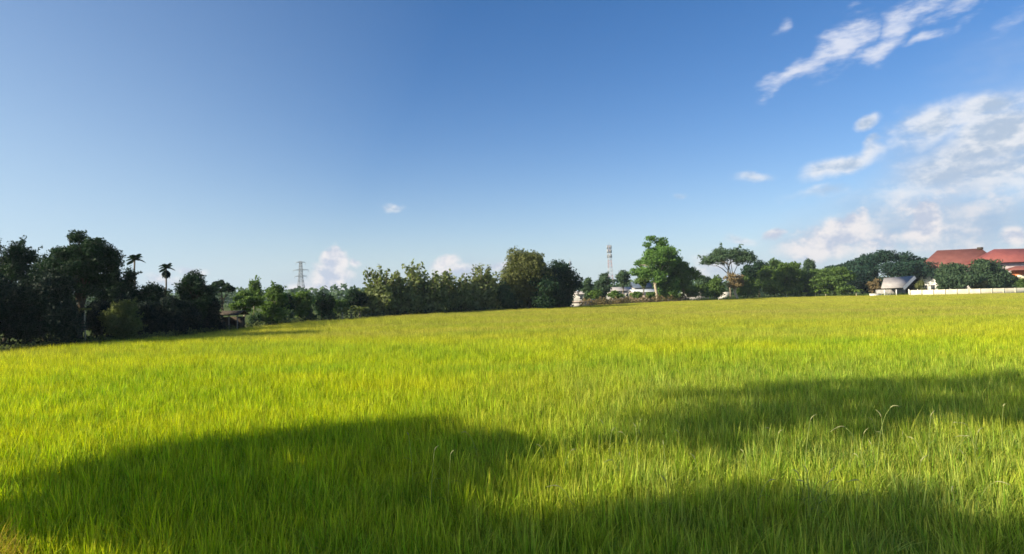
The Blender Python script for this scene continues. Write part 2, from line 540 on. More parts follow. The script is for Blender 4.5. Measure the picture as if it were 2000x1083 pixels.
def banana(label, px, Y, top, mat='lime', n=8, group=None):
    b = at(px, yh(px), Y)
    root = empty('banana_plant', (b[0], Y, 0))
    H = at(px, top, Y)[2]
    tb = MB()
    tb.tube(curve_pts(np.array([0, 0, -.1]), np.array([0, 0, H * 0.45]), 0, 0.02, 4), [0.16, 0.14, 0.11, 0.08], 8)
    tb.build('stem', M['palebark'], root, True)
    mb = MB()
    for i in range(n):
        a = i * 2.4 + rng.uniform(-.3, .3)
        d = np.array([math.cos(a), math.sin(a), 0]); side = np.array([-d[1], d[0], 0])
        L = H * rng.uniform(0.6, 0.85); rise = rng.uniform(0.5, 1.3)
        prev = None
        for k in range(8):
            t = k / 7
            c = np.array([0, 0, H * 0.42]) + d * L * 0.75 * t + np.array([0, 0, rise * L * t - (rise * 0.62 + 0.25) * L * t * t])
            w = 0.30 * H * 0.32 * math.sin(math.pi * min(1, 0.08 + 0.92 * t)) + 0.01
            cur = (c - side * w + np.array([0, 0, w * 0.35]), c, c + side * w + np.array([0, 0, w * 0.35]))
            if prev:
                tt = rng.random()
                mb.add([prev[0], prev[1], cur[1], cur[0]], [(0, 1, 2, 3)], [tt])
                mb.add([prev[1], prev[2], cur[2], cur[1]], [(0, 1, 2, 3)], [tt])
            prev = cur
    mb.build('leaves', M[mat], root)
    return tag(root, label, 'banana plant', group)


# ------------------------------------------------------------------ ground
# ground row of the field's far edge: photo column -> distance
EDGE = [(-900, 24), (-300, 31), (0, 40), (150, 45), (300, 51), (450, 60), (600, 79), (740, 90), (860, 101), (1000, 113), (1120, 124),
        (1280, 152), (1420, 175), (1560, 186), (1700, 182), (1850, 176), (2000, 172), (2300, 166), (2900, 150)]


def D(px): return float(np.interp(px, [e[0] for e in EDGE], [e[1] for e in EDGE]))


def ground_mat():
    m, nt, out = nmat('earth_and_short_grass')
    geo = N(nt, 'ShaderNodeNewGeometry'); P = geo.outputs['Position']
    a = maprange(nt, noise(nt, P, 0.35, 6, 0.6), 0.35, 0.65)
    b = maprange(nt, noise(nt, P, 2.2, 6, 0.65), 0.35, 0.7)
    col = mixc(nt, a, (0.045, 0.080, 0.016), (0.08, 0.11, 0.026))
    col = mixc(nt, mathn(nt, 'MULTIPLY', b, 0.4), col, (0.07, 0.055, 0.03))
    p = N(nt, 'ShaderNodeBsdfPrincipled'); nt.links.new(col, p.inputs['Base Color'])
    p.inputs['Roughness'].default_value = 1.0; p.inputs['Specular IOR Level'].default_value = 0.05
    nt.links.new(p.outputs[0], out.inputs[0])
    return m


gm = MB()
xs = np.concatenate([[-900, -500], np.linspace(-240, 240, 33), [500, 900]])
ys = np.concatenate([[-500, -100, -20, -8, -2, 0.2, 1.7, 3.2, 5], np.linspace(10, 260, 26), [600, 900]])
GV = []
for y in ys:
    for x in xs:
        # the photographer stands on a low bank; the field is flat
        GV.append((x, y, 1.45 * max(0.0, min(1.0, (3.2 - y) / 3.0)) if y < 260 else 0.0))
nx = len(xs)
gm.add(GV, [(j * nx + i, j * nx + i + 1, (j + 1) * nx + i + 1, (j + 1) * nx + i) for j in range(len(ys) - 1) for i in range(nx - 1)])
tag(gm.build('ground', ground_mat(), None, True), kind='structure')


# ------------------------------------------------------------------ rice field (stuff, geometry nodes)
def blade(rngl, x, y, h, w, lean, ang, segs=4, bend=2.0):
    d = np.array([math.cos(ang), math.sin(ang)])
    tw = ang + math.pi / 2 + rngl.normal() * 0.5
    s = np.array([math.cos(tw), math.sin(tw)])
    V, H = [], []
    for i in range(segs + 1):
        t = i / segs
        off = lean * t ** bend
        z = h * (t - 0.35 * (lean / h) ** 2 * t ** 3)
        ww = w * (1.0 - t ** 2.2) * 0.5 + 0.0006
        for sg in (-1, 1):
            V.append((x + d[0] * off + s[0] * ww * sg, y + d[1] * off + s[1] * ww * sg, z)); H.append(t)
    Fc = [(2 * i, 2 * i + 1, 2 * i + 3, 2 * i + 2) for i in range(segs)]
    return V, Fc, H


def tuft(name, n, rad, h, w, segs, square=False, mat='rice', wild=False):
    mb = MB()
    for i in range(n):
        if square: x, y = rng.uniform(-rad, rad, 2)
        else:
            a = rng.uniform(0, 6.28); r = rad * math.sqrt(rng.random()); x, y = r * math.cos(a), r * math.sin(a)
        hh = h * rng.uniform(0.68, 1.12)
        ang = math.atan2(y, x) + rng.normal() * 0.8 if not square else rng.uniform(0, 6.28)
        lean = hh * (abs(rng.normal()) * 0.16 + 0.06 if rng.random() < 0.72 else rng.uniform(0.35, 0.85))
        if wild: lean = hh * rng.uniform(0.15, 0.8)
        V, Fc, H = blade(rng, x, y, hh, w * rng.uniform(0.7, 1.25), lean, ang, segs)
        mb.add(V, Fc, [rng.random()] * len(Fc), H)
    return mb.build(name, M[mat], False)


def scatter(name, pts, rot, scl, idx, sources):
    me = bpy.data.meshes.new(name)
    me.vertices.add(len(pts))
    me.vertices.foreach_set('co', np.asarray(pts, np.float32).reshape(-1))
    for nm, ty, dat, key in (('rot', 'FLOAT_VECTOR', rot, 'vector'), ('scl', 'FLOAT_VECTOR', scl, 'vector'), ('idx', 'INT', idx, 'value')):
        a = me.attributes.new(nm, ty, 'POINT')
        a.data.foreach_set(key, np.asarray(dat, np.int32 if ty == 'INT' else np.float32).reshape(-1))
    o = bpy.data.objects.new(name, me); C.objects.link(o)
    me.materials.append(sources[0].data.materials[0])
    ng = bpy.data.node_groups.new(name + '_nodes', 'GeometryNodeTree')
    ng.interface.new_socket('Geometry', in_out='INPUT', socket_type='NodeSocketGeometry')
    ng.interface.new_socket('Geometry', in_out='OUTPUT', socket_type='NodeSocketGeometry')
    gi = ng.nodes.new('NodeGroupInput'); go = ng.nodes.new('NodeGroupOutput')
    iop = ng.nodes.new('GeometryNodeInstanceOnPoints')
    jn = ng.nodes.new('GeometryNodeJoinGeometry')
    for s in sources:
        oi = ng.nodes.new('GeometryNodeObjectInfo'); oi.inputs['Object'].default_value = s
        oi.inputs['As Instance'].default_value = False
        g2 = ng.nodes.new('GeometryNodeGeometryToInstance')
        ng.links.new(oi.outputs['Geometry'], g2.inputs[0]); ng.links.new(g2.outputs[0], jn.inputs[0])
    ng.links.new(gi.outputs[0], iop.inputs['Points']); ng.links.new(jn.outputs[0], iop.inputs['Instance'])
    iop.inputs['Pick Instance'].default_value = True

    def na(nm, ty):
        n = ng.nodes.new('GeometryNodeInputNamedAttribute'); n.data_type = ty; n.inputs['Name'].default_value = nm
        return n.outputs['Attribute']
    ng.links.new(na('idx', 'INT'), iop.inputs['Instance Index'])
    ng.links.new(na('rot', 'FLOAT_VECTOR'), iop.inputs['Rotation'])
    ng.links.new(na('scl', 'FLOAT_VECTOR'), iop.inputs['Scale'])
    ng.links.new(iop.outputs[0], go.inputs[0])
    md = o.modifiers.new('scatter', 'NODES'); md.node_group = ng
    return o


def wob(x, y):
    """slow unevenness of the stand, 0..1"""
    return 0.5 + 0.25 * np.sin(x * 0.31 + 1.7 * np.sin(y * 0.13)) + 0.25 * np.sin(y * 0.43 + x * 0.11 + 2 * np.sin(x * 0.09))


def band(y0, y1, step, side, jit):
    ny = int((y1 - y0) / step)
    P = []
    for j in range(ny):
        y = y0 + (j + 0.5) * step
        hw = 0.86 * y + side
        nx = int(2 * hw / step)
        x = -hw + (np.arange(nx) + 0.5) * step
        p = np.stack([x, np.full(nx, y)], 1) + rng.normal(size=(nx, 2)) * jit
        P.append(p)
    P = np.concatenate(P)
    # inside the field: nearer than the far edge
    px = CX + F * P[:, 0] / np.maximum(P[:, 1], 0.5)
    lim = np.interp(px, [e[0] for e in EDGE], [e[1] for e in EDGE]) - 1.2
    return P[P[:, 1] < lim - np.where(px < 700, 1.2, 0.0)]


def field(y0, y1, step, side, jit, srcs, smin, smax, out, f0=0.0, f1=0.0):
    P = band(y0, y1, step, side, jit)
    keep = np.ones(len(P))
    if f0: keep = np.minimum(keep, np.clip((P[:, 1] - y0) / f0, 0, 1))
    if f1: keep = np.minimum(keep, np.clip((y1 - P[:, 1]) / f1, 0, 1))
    P = P[rng.random(len(P)) < keep]
    n = len(P)
    w = wob(P[:, 0], P[:, 1])
    s = (smin + (smax - smin) * (0.55 * w + 0.45 * rng.random(n)))
    out['p'].append(np.concatenate([P, np.zeros((n, 1))], 1))
    out['r'].append(np.stack([rng.normal(size=n) * 0.05, rng.normal(size=n) * 0.05, rng.uniform(0, 6.28, n)], 1))
    out['s'].append(np.stack([np.ones(n) * (0.5 + 0.5 * s), np.ones(n) * (0.5 + 0.5 * s), s], 1))
    out['i'].append(rng.integers(srcs[0], srcs[1], n))


T = []
for k in range(9): T.append(tuft('rice_hill', 25, 0.075, 0.66 * (0.84, 1.0, 1.10)[k % 3], 0.0185, 5))
for k in range(4): T.append(tuft('wild_grass', 7, 0.10, 0.96, 0.0125, 6, wild=True))
for k in range(7): T.append(tuft('rice_patch', 80, 0.40, 0.64, 0.018, 3, True))
for k in range(6): T.append(tuft('rice_plot', 460, 1.0, 0.62, 0.034, 2, True))
acc = dict(p=[], r=[], s=[], i=[])
field(2.6, 30, 0.175, 3.0, 0.05, (0, 9), 0.72, 1.16, acc, 0, 15)
field(2.6, 12, 0.21, 3.0, 0.07, (0, 9), 0.6, 1.0, acc, 0, 4)
field(15, 70, 0.60, 5.0, 0.20, (13, 20), 0.80, 1.12, acc, 15, 14)
field(56, 118, 0.74, 8.0, 0.3, (13, 20), 0.84, 1.12, acc, 14, 28)
field(90, 200, 1.35, 10.0, 0.6, (20, 26), 0.86, 1.10, acc, 28, 0)
WP = band(3.0, 17, 0.62, 2.0, 0.25)
WP = WP[rng.random(len(WP)) < np.clip(0.16 + 0.055 * (WP[:, 0] + 2), 0.08, 0.6)]
nw = len(WP)
acc['p'].append(np.concatenate([WP, np.zeros((nw, 1))], 1)); acc['r'].append(np.stack([rng.normal(size=nw) * .08, rng.normal(size=nw) * .08, rng.uniform(0, 6.28, nw)], 1))
acc['s'].append(np.repeat(rng.uniform(.7, 1.0, (nw, 1)), 3, 1)); acc['i'].append(rng.integers(9, 13, nw))
idx = np.concatenate(acc['i'])
rf = scatter('rice_grass', np.concatenate(acc['p']), np.concatenate(acc['r']), np.concatenate(acc['s']), len(T) - 1 - idx, T)   # joined instances come out in reverse order
tag(rf, 'dense green and yellow rice crop covering the whole field', 'rice', kind='stuff')

# ------------------------------------------------------------------ left tree line
LG = 'dark trees along the left edge of the field'
tree('dense_tree', 'feathery dark tree cut off by the left picture edge', 'tree', 8, 47, 130, 462, 'dark', 'open', 640, group=LG, twigs=30, dens=1.2)
tree('dense_tree', 'dark rounded tree between the feathery edge tree and the tallest left tree', 'tree', 82, 52, 130, 474, 'dark', 'round', 650, group=LG, twigs=26)
tree('broad_tree', 'tallest dark tree on the left with sky showing through its broad crown', 'tree', 158, 46, 150, 444, 'dark', 'gappy', 585, group=LG, dens=1.0, r0=0.28)
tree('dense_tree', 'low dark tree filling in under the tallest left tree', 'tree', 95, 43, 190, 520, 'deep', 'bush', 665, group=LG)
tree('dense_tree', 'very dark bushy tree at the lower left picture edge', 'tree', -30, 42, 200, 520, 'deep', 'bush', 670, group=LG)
tree('shaggy_tree', 'shaggy dark tree just left of the first betel palm', 'tree', 232, 54, 80, 521, 'dark', 'open', 640, group=LG, dens=1.3, twigs=14)
palm('taller slim betel palm with open fronds above the left trees', 263, 60, 490, 40, group='betel palms above the left trees')
palm('shorter betel palm with hanging dead fronds under its crown', 322, 64, 509, 34, lump=True, group='betel palms above the left trees')
tree('dense_tree', 'dark tree with rounded top filling the gap beneath the two palms', 'tree', 300, 56, 105, 549, 'dark', 'round', 650, group=LG)
tree('dense_tree', 'dark twin-topped tree right of the shorter palm', 'tree', 383, 57, 78, 531, 'dark', 'tall', 640, group=LG, dens=1.3)
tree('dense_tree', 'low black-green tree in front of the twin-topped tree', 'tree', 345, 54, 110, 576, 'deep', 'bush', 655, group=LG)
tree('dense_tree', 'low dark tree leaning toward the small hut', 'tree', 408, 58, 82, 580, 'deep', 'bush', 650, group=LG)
tree('flat_topped_tree', 'small flat-topped dark tree rising behind the hut trees', 'tree', 433, 84, 54, 547, 'dark', 'umbrella', 577, group=LG, dens=1.4)
tree('shrub', 'sunlit yellow-green shrub in tiers before the dark left trees', 'shrub', 230, 48, 92, 584, 'pale', 'bush', 656, dens=0.8, twigs=18)
tree('light_tree', 'light green tree with pale trunk behind the hut', 'tree', 478, 64, 74, 566, 'mid', 'open', 612, trunk='palebark', dens=1.5, twigs=12)
tree('light_tree', 'light green tree with ragged drooping top', 'tree', 533, 70, 66, 556, 'mid', 'tall', 628, trunk='palebark', dens=1.1, twigs=26)
tree('spindly_tree', 'spindly tree with an upright feathery leader left of the ragged tree', 'tree', 496, 72, 36, 545, 'mid', 'open', 600, trunk='bark', dens=0.8, twigs=18)
tree('dense_tree', 'dark green tree between the ragged tree and the pylon', 'tree', 552, 78, 62, 572, 'dark', 'round', 622, group=LG)
tree('light_tree', 'yellow-green low tree under the pylon', 'tree', 585, 80, 56, 568, 'mid', 'open', 622, dens=1.4, twigs=12)
tree('dense_tree', 'dome-shaped dark tree right of the pylon', 'tree', 628, 84, 52, 566, 'dark', 'round', 620, dens=1.1)
tree('dense_tree', 'low dark rounded tree before the teak grove', 'tree', 694, 92, 62, 562, 'dark', 'round', 612, dens=1.1)
tree('dense_tree', 'dark low tree filling the dip beside the dome-shaped tree', 'tree', 660, 90, 50, 578, 'mid', 'round', 616)
for i, (px, top) in enumerate(((668, 588), (685, 594), (702, 586))):
    banana(('grey-green banana plant left of two others below the low dark tree', 'shortest banana plant in the row below the low dark tree',
            'tallest grey-green banana plant in the row below the low dark tree')[i], px, D(px) + 1.0, top, 'pale', group='banana plants before the teak grove')
for px, top, w in ((-70, 560, 120), (-10, 575, 110), (60, 580, 110), (130, 585, 100), (185, 585, 90), (245, 575, 90), (290, 590, 80), (20, 590, 90), (100, 600, 80), (150, 622, 50), (195, 630, 44), (270, 618, 60), (320, 615, 64), (380, 612, 56), (425, 622, 38),
                   (500, 612, 40), (530, 610, 44), (565, 604, 40), (600, 600, 44), (640, 598, 42)):
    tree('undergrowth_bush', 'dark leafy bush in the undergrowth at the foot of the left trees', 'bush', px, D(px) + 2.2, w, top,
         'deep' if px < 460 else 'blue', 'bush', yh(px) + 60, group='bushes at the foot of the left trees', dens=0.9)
# papaya-like sapling in front of the shade
b = at(165, yh(165), 45.5); root = empty('young_papaya_tree', (b[0], 45.5, 0))
tb = MB(); hp = at(165, 606, 45.5)[2]
tb.tube(curve_pts(np.array([0.0, 0, 0]), np.array([0.02, 0, hp]), 0, 0.02, 6), np.linspace(0.06, 0.04, 6), 7); tb.build('trunk', M['palebark'], root, True)
mb = MB()
for i in range(9):
    a = i * 2.4; d = np.array([math.cos(a), math.sin(a), 0.25])
    lobe_leaves(mb, np.array([0.02, 0, hp]) + d * 0.28, np.array([0.16, 0.16, 0.07]), 22, 0.15)
mb.build('crown', M['pale'], root)
tag(root, 'slender pole-like sapling with a tuft of pale leaves before the dark trees', 'tree')
# field hut
Yh = 60.5; b = at(455, yh(455), Yh); root = empty('field_hut', (b[0], Yh, 0)); root.rotation_euler = (0, 0, -0.15)
hz = at(455, 613, Yh)[2]
m1 = MB(); m1.box((0, 0.7, hz * 0.42), (1.5, 0.06, hz * 0.84)); m1.box((-0.78, 0.05, hz * 0.42), (0.06, 1.3, hz * 0.84)); m1.build('wall', M['darkwood'], root)
for x in (-0.8, 0.0, 0.85):
    m1 = MB(); m1.tube([(x, -0.7, 0), (x + .02, -0.7, hz * 0.95)], 0.05, 7); m1.build('post', M['postwood'], root)
m1 = MB()
m1.add([(-1.1, -1.0, hz * .92), (1.15, -1.0, hz * .92), (1.15, 0, hz * 1.12), (-1.1, 0, hz * 1.12), (-1.1, 1, hz * .92), (1.15, 1, hz * .92),
        (-1.1, -1.0, hz * .95), (1.15, -1.0, hz * .95), (1.15, 0, hz * 1.15), (-1.1, 0, hz * 1.15), (-1.1, 1, hz * .95), (1.15, 1, hz * .95)],
       [(0, 3, 2, 1), (3, 4, 5, 2), (6, 7, 8, 9), (9, 8, 11, 10), (0, 1, 7, 6), (4, 10, 11, 5), (0, 6, 9, 3), (3, 9, 10, 4), (1, 2, 8, 7), (2, 5, 11, 8)])
m1.build('roof', M['darkwood'], root)
tag(root, 'tiny dark open hut on grey posts among the left trees', 'hut')

# ------------------------------------------------------------------ teak grove and round trees
TG = 'leafy trees in the central grove'
TE = [(742, 516, 44, 'left end tree of the grove with a leafy spire above its shoulder'), (722, 560, 40, 'low pale-leaved tree at the left foot of the grove'),
      (776, 528, 50, 'broad grove tree right of the left end spire'), (812, 511, 46, 'tallest pair of leafy spires in the grove'),
      (846, 527, 50, 'grove tree with sunlit large leaves right of the tall spires'), (880, 528, 46, 'grove tree below the small white cloud'),
      (908, 540, 50, 'yellowish grove tree with pale upright shoots'), (942, 514, 40, 'thin grove tree with a single leafy mast above the others'),
      (968, 532, 46, 'grove tree touching the big round tree'), (994, 528, 44, 'brownish grove tree merging into the left flank of the big round tree'),
      (758, 536, 46, 'grove tree half hidden behind the left end spire'), (830, 536, 48, 'grove tree low between the tall spires and the cloud'), (926, 538, 44, 'grove tree just left of the thin leafy mast')]
for px, top, w, lb in TE:
    shoots_tree('teak_tree', lb, px, D(px) + 4.5 + rng.uniform(-1, 1.5), w * 1.5, top, 'teak', TG, n=26)
for px, top, w in ((750, 556, 60), (800, 560, 60), (850, 560, 60), (900, 562, 56), (945, 560, 54), (985, 556, 50), (1008, 560, 50), (1045, 566, 60), (1100, 570, 50)):
    tree('grove_bush', 'dark leafy bush filling the foot of the central grove', 'bush', px, D(px) + 2.6, w, top, 'teak' if px < 960 else 'blue', 'bush', yh(px) + 28, group='bushes at the foot of the central grove', leaf=0.5)
tree('round_tree', 'tallest rounded dense tree at the right of the central grove', 'tree', 1034, 117, 112, 471, 'olive', 'round', 604, group=TG, dens=1.3)
tree('round_tree', 'dark round-shouldered tree ending the central grove', 'tree', 1092, 122, 88, 502, 'dark', 'round', 606, group=TG, dens=1.3)
tree('round_tree', 'lower dark dense tree against the tallest rounded tree', 'tree', 1062, 116, 130, 528, 'dark', 'bush', 600, group=TG, dens=1.2)
tree('dense_tree', 'small dark tree with a leafy spike beside the pale sheet', 'tree', 1150, 148, 34, 543, 'blue', 'tall', 585)

# ------------------------------------------------------------------ middle right
tree('dense_tree', 'bluish small tree left of the red and white mast', 'tree', 1175, 185, 40, 535, 'blue', 'tall', 582, twigs=10)
tree('round_tree', 'small round tree with thin trunk right of the red and white mast', 'tree', 1217, 176, 36, 525, 'blue', 'round', 560, trunk='bark')
tree('tall_tree', 'tall green tree with pale trunk standing alone on the field edge', 'tree', 1280, 158, 118, 456, 'fresh', 'airy', 556, trunk='palebark', dens=0.9, r0=0.42)
tree('leafy_tree', 'shorter green tree joined to the right of the tall lone tree', 'tree', 1334, 162, 72, 501, 'mid', 'airy', 584, dens=1.2, trunk='bark')
tree('leafy_tree', 'small green tree under the tall lone tree trunk', 'tree', 1304, 160, 58, 526, 'fresh', 'airy', 590, dens=1.2, trunk='palebark')
tree('leafy_tree', 'little green tree left of the tall lone tree trunk', 'tree', 1256, 166, 34, 532, 'mid', 'round', 564, trunk='bark')
tree('dense_tree', 'dark low tree behind the pale wall', 'tree', 1378, 200, 44, 537, 'blue', 'round', 575)
tree('umbrella_tree', 'thin flat-topped tree with bare forking branches', 'tree', 1426, 182, 104, 479, 'blue', 'umbrella', 524, trunk='bark', dens=0.5, r0=0.3, twigs=16)
tree('stump_tree', 'short thick pale trunk with brown leaves under the flat-topped tree', 'tree', 1437, 178, 52, 534, 'dry', 'open', 566, trunk='palebark', dens=0.45, r0=0.45)
tree('dense_tree', 'dark green tree behind the flat-topped tree', 'tree', 1483, 196, 66, 502, 'dark', 'round', 570)
tree('leafy_tree', 'large light green tree right of the flat-topped tree', 'tree', 1525, 190, 88, 495, 'mid', 'airy', 584, dens=1.5)
tree('round_tree', 'small round dark tree standing far behind the light green trees', 'tree', 1583, 235, 30, 502, 'blue', 'round', 545)
tree('leafy_tree', 'wide mid-green tree left of the spreading rain tree', 'tree', 1620, 192, 110, 520, 'mid', 'round', 574, dens=1.1)
tree('dense_tree', 'low dark tree between two light green trees', 'tree', 1572, 194, 50, 526, 'blue', 'bush', 578)
tree('rain_tree', 'huge spreading dark rain tree with pale forked branches', 'tree', 1735, 215, 180, 486, 'rain', 'umbrella', 552, trunk='palebark', dens=2.2, r0=0.5)
tree('rain_tree', 'lower left spread of dark canopy beside the huge rain tree', 'tree', 1662, 218, 120, 508, 'rain', 'umbrella', 560, dens=2.0)
tree('dense_tree', 'dark bushy tree underneath the huge rain tree', 'tree', 1690, 204, 80, 534, 'deep', 'bush', 574)
tree('dense_tree', 'dark tree in shade behind the grey sheet roof', 'tree', 1775, 222, 70, 516, 'deep', 'bush', 574)
tree('shrub', 'brownish thin shrub left of the grey sheet roof', 'shrub', 1706, 190, 34, 546, 'dry', 'open', 574, dens=0.8)
for px, top, lb in ((1592, 558, 'largest bright green banana plant on the far right field edge'), (1572, 566, 'small bright banana plant left of the largest one'),
                    (1536, 563, 'bright banana plant under the large light green tree'), (1672, 558, 'bright banana plant just left of the grey sheet roof'),
                    (1612, 565, 'small bright banana plant right of the largest one')):
    banana(lb, px, D(px) + 2, top, group='banana plants on the far right field edge')
for px, top, w in ((1395, 548, 50), (1470, 545, 62), (1512, 548, 60), (1552, 550, 60), (1640, 548, 64), (1345, 556, 44), (1370, 556, 40), (1452, 552, 40), (1600, 552, 50), (1400, 540, 46), (1458, 538, 50), (1165, 566, 38), (1200, 568, 36), (1244, 570, 32), (1270, 571, 26)):
    tree('edge_bush', 'low green bush along the far edge of the field right of the grove', 'bush', px, D(px) + 4, w, top, 'mid', 'bush', yh(px) + 12, group='low bushes along the far field edge')
for px, top, w, lb in ((1870, 513, 100, 'dark bushy tree before the red roofed house'), (1925, 503, 90, 'highest dark tree before the red roofed house'),
                       (1958, 527, 70, 'grey-green tree at the right of the house trees'), (1845, 524, 74, 'dark leafy tree hiding the middle of the white house wall')):
    tree('garden_tree', lb, 'tree', px, 180.5, w, top, 'blue', 'bush', 566, group='trees in front of the red roofed house', dens=1.1)
for px, top, w, lb in ((1800, 548, 26, 'small green shrub in front of the white house wall'), (1990, 545, 40, 'light green shrub behind the boundary wall by the orange wall'),
                       (1910, 548, 46, 'light brown-green shrub low behind the boundary wall')):
    tree('garden_shrub', lb, 'shrub', px, 178.5, w, top, 'mid' if px == 1990 else 'olive', 'bush', 570, group='shrubs behind the boundary wall')

# ------------------------------------------------------------------ built things, right side
Yw = 173.5
a, b = at(1776, 568, Yw), at(2120, 560, Yw)
root = empty('boundary_wall', ((a[0] + b[0]) / 2, Yw, 0))
m1 = MB(); L = b[0] - a[0]; m1.box((0, 0, 0.93), (L, 0.18, 1.86)); m1.build('wall_panel', M['cream'], root)
for i in range(16):
    m1 = MB(); m1.box((-L / 2 + L * i / 15, -0.03, 0.95), (0.24, 0.26, 1.9)); m1.build('pillar', M['cream'], root)
tag(root, 'long low cream boundary wall in front of the red roofed house', 'wall')

Yo = 196.0
kx = Yo / F
root = empty('red_roofed_house', (at(1900, yh(1900), Yo)[0], Yo, 0))


def hx(px): return at(px, yh(px), Yo)[0] - root.location.x
def hz_(px, py): return at(px, py, Yo)[2]


def hip(mb, x0, x1, y0, y1, ze, zr, rx0, rx1, over=0.6, th=0.18):
    ym = (y0 + y1) / 2
    x0 -= over; x1 += over; y0 -= over; y1 += over
    for dz in (0,):
        v = [(x0, y0, ze), (x1, y0, ze), (x1, y1, ze), (x0, y1, ze), (rx0, ym, zr), (rx1, ym, zr),
             (x0, y0, ze - th), (x1, y0, ze - th), (x1, y1, ze - th), (x0, y1, ze - th)]
        mb.add(v, [(0, 1, 5, 4), (1, 2, 5), (2, 3, 4, 5), (3, 0, 4), (6, 7, 1, 0), (7, 8, 2, 1), (8, 9, 3, 2), (9, 6, 0, 3), (9, 8, 7, 6)])


ox, oy = at(1796, yh(1796), 205)[0] - root.location.x, 205 - Yo     # front left corner; the block is turned 35 degrees


def turned(mb):
    ca, sa = math.cos(R(-35)), math.sin(R(-35))
    mb.v = [np.stack([v[:, 0] * ca - v[:, 1] * sa + ox, v[:, 0] * sa + v[:, 1] * ca + oy, v[:, 2]], 1) for v in mb.v]
    return mb


ze = at(1796, 526, 205)[2]; zrg = at(1936, 484.5, 198)[2]; LX, DP = 21.5, 10.0
m1 = MB(); m1.box((LX / 2, DP / 2, (ze - .2) / 2), (LX - .3, DP - .3, ze - .2)); turned(m1).build('wall', M['white'], root)
m1 = MB(); hip(m1, 0, LX, 0, DP, ze, zrg, 5, LX - 5, 0.7); turned(m1).build('roof', M['redroof'], root)
m1 = MB(); m1.box((LX - 5.2, DP / 2, zrg), (1.6, 1.0, 0.7)); turned(m1).build('ridge_vent', M['darkwood'], root)
for cx in (1.5, 3.6, 5.7, 9.0, 12.0):
    for cz in (2.4, 5.9):
        fr = MB()
        for dx in (-0.6, 0.6): fr.box((cx + dx, 0.10, cz), (0.12, 0.16, 1.7))
        for dz in (-0.8, 0.8): fr.box((cx, 0.105, cz + dz), (1.08, 0.16, 0.12))
        f = turned(fr).build('window', M['white'], root)
        pn = MB(); pn.box((cx, 0.13, cz), (1.08, 0.06, 1.48)); turned(pn).build('pane', M['glass'], f)
m1 = MB(); m1.tube([(0.35, 0.08, 0), (0.35, 0.08, ze - .2)], 0.06, 6); turned(m1).build('downpipe', M['grey'], root)
# right wing
def wx_(px, dy): return at(px, yh(px), Yo + dy)[0] - root.location.x
def wz_(px, py, dy): return at(px, py, Yo + dy)[2]


wl, wr = wx_(1938, -7), wx_(2090, -7); zw = wz_(1960, 512, -7.4)
m1 = MB(); m1.box(((wl + wr) / 2, -2.4, (zw - .2) / 2), (wr - wl, 9, zw - .2)); m1.build('wing_wall', M['mauve'], root)
m1 = MB(); hip(m1, wl, wr, -6.9, 2.1, zw, wz_(1950, 487, -2.4), wx_(1944, -2.4), wx_(2070, -2.4), 0.9); m1.build('wing_roof', M['brightroof'], root)
m1 = MB(); hip(m1, wx_(1974, -10), wx_(2090, -10), -12, -8.2, wz_(1990, 527, -12), wz_(1990, 520, -10), wx_(1984, -10), wx_(2080, -10), 0.5); m1.build('porch_roof', M['redroof'], root)
xa, xb = wx_(1982, -9.5), wx_(2085, -9.5)
m1 = MB(); m1.box(((xa + xb) / 2, -9.5, wz_(1990, 528, -10) / 2), (xb - xa, 2.2, wz_(1990, 528, -10))); m1.build('porch_wall', M['orange'], root)
m1 = MB(); m1.box(((xa + xb) / 2 - .3, -10.8, wz_(1990, 541, -11)), (xb - xa, 0.24, 1.0)); m1.build('balcony_rail', M['cream'], root)
tag(root, 'large white house with red tiled hip roofs behind trees', 'house')

Yg = 184.0
root = empty('grey_shed', (at(1752, yh(1752), Yg)[0], Yg, 0))
A = lambda px, py, dy: (at(px, py, Yg)[0] - root.location.x, dy, at(px, py, Yg)[2])
v = [A(1711, 563, -2.5), A(1752, 562, -2.5), A(1798, 538.5, 3), A(1738, 543, 3)]
v2 = [(p[0], p[1], p[2] - 0.22) for p in v]
m1 = MB(); m1.add(v + v2, [(0, 1, 2, 3), (7, 6, 5, 4), (0, 4, 5, 1), (1, 5, 6, 2), (2, 6, 7, 3), (3, 7, 4, 0)]); m1.build('roof', M['greyroof'], root)
m1 = MB()
q = [A(1752.3, 562, -2.55), A(1775, 550.3, 0.2), A(1798.5, 538.5, 2.95)]
q2 = [(p[0] + 0.5, p[1] - .05, p[2] - 0.75) for p in q]
m1.add(q + q2, [(0, 1, 4, 3), (1, 2, 5, 4)]); m1.build('verge_board', M['white'], root)
m1 = MB(); zz = A(1740, 566, 0)[2]; m1.box((-0.4, 2.6, zz / 2), (7.6, 2.2, zz)); m1.build('wall', M['grey'], root)
for x in (-5.0, -1.6, 2.0, 4.6):
    m1 = MB(); m1.box((x, -2.2, zz / 2), (0.2, 0.2, zz)); m1.build('post', M['white'], root)
tag(root, 'low shed with sloping grey sheet roof beside the white house', 'shed')
b0 = at(1709, 571, 181); root = empty('water_trough', (b0[0], 181, 0))
m1 = MB(); m1.box((0, 0, 0.5), (2.8, 0.8, 1.0)); m1.box((0, 0, 1.04), (3.0, 1.0, 0.09)); o = m1.build('concrete_block', M['white'], root)
root.name = 'white_trough'; tag(root, 'low white block at the left foot of the grey shed', 'trough')


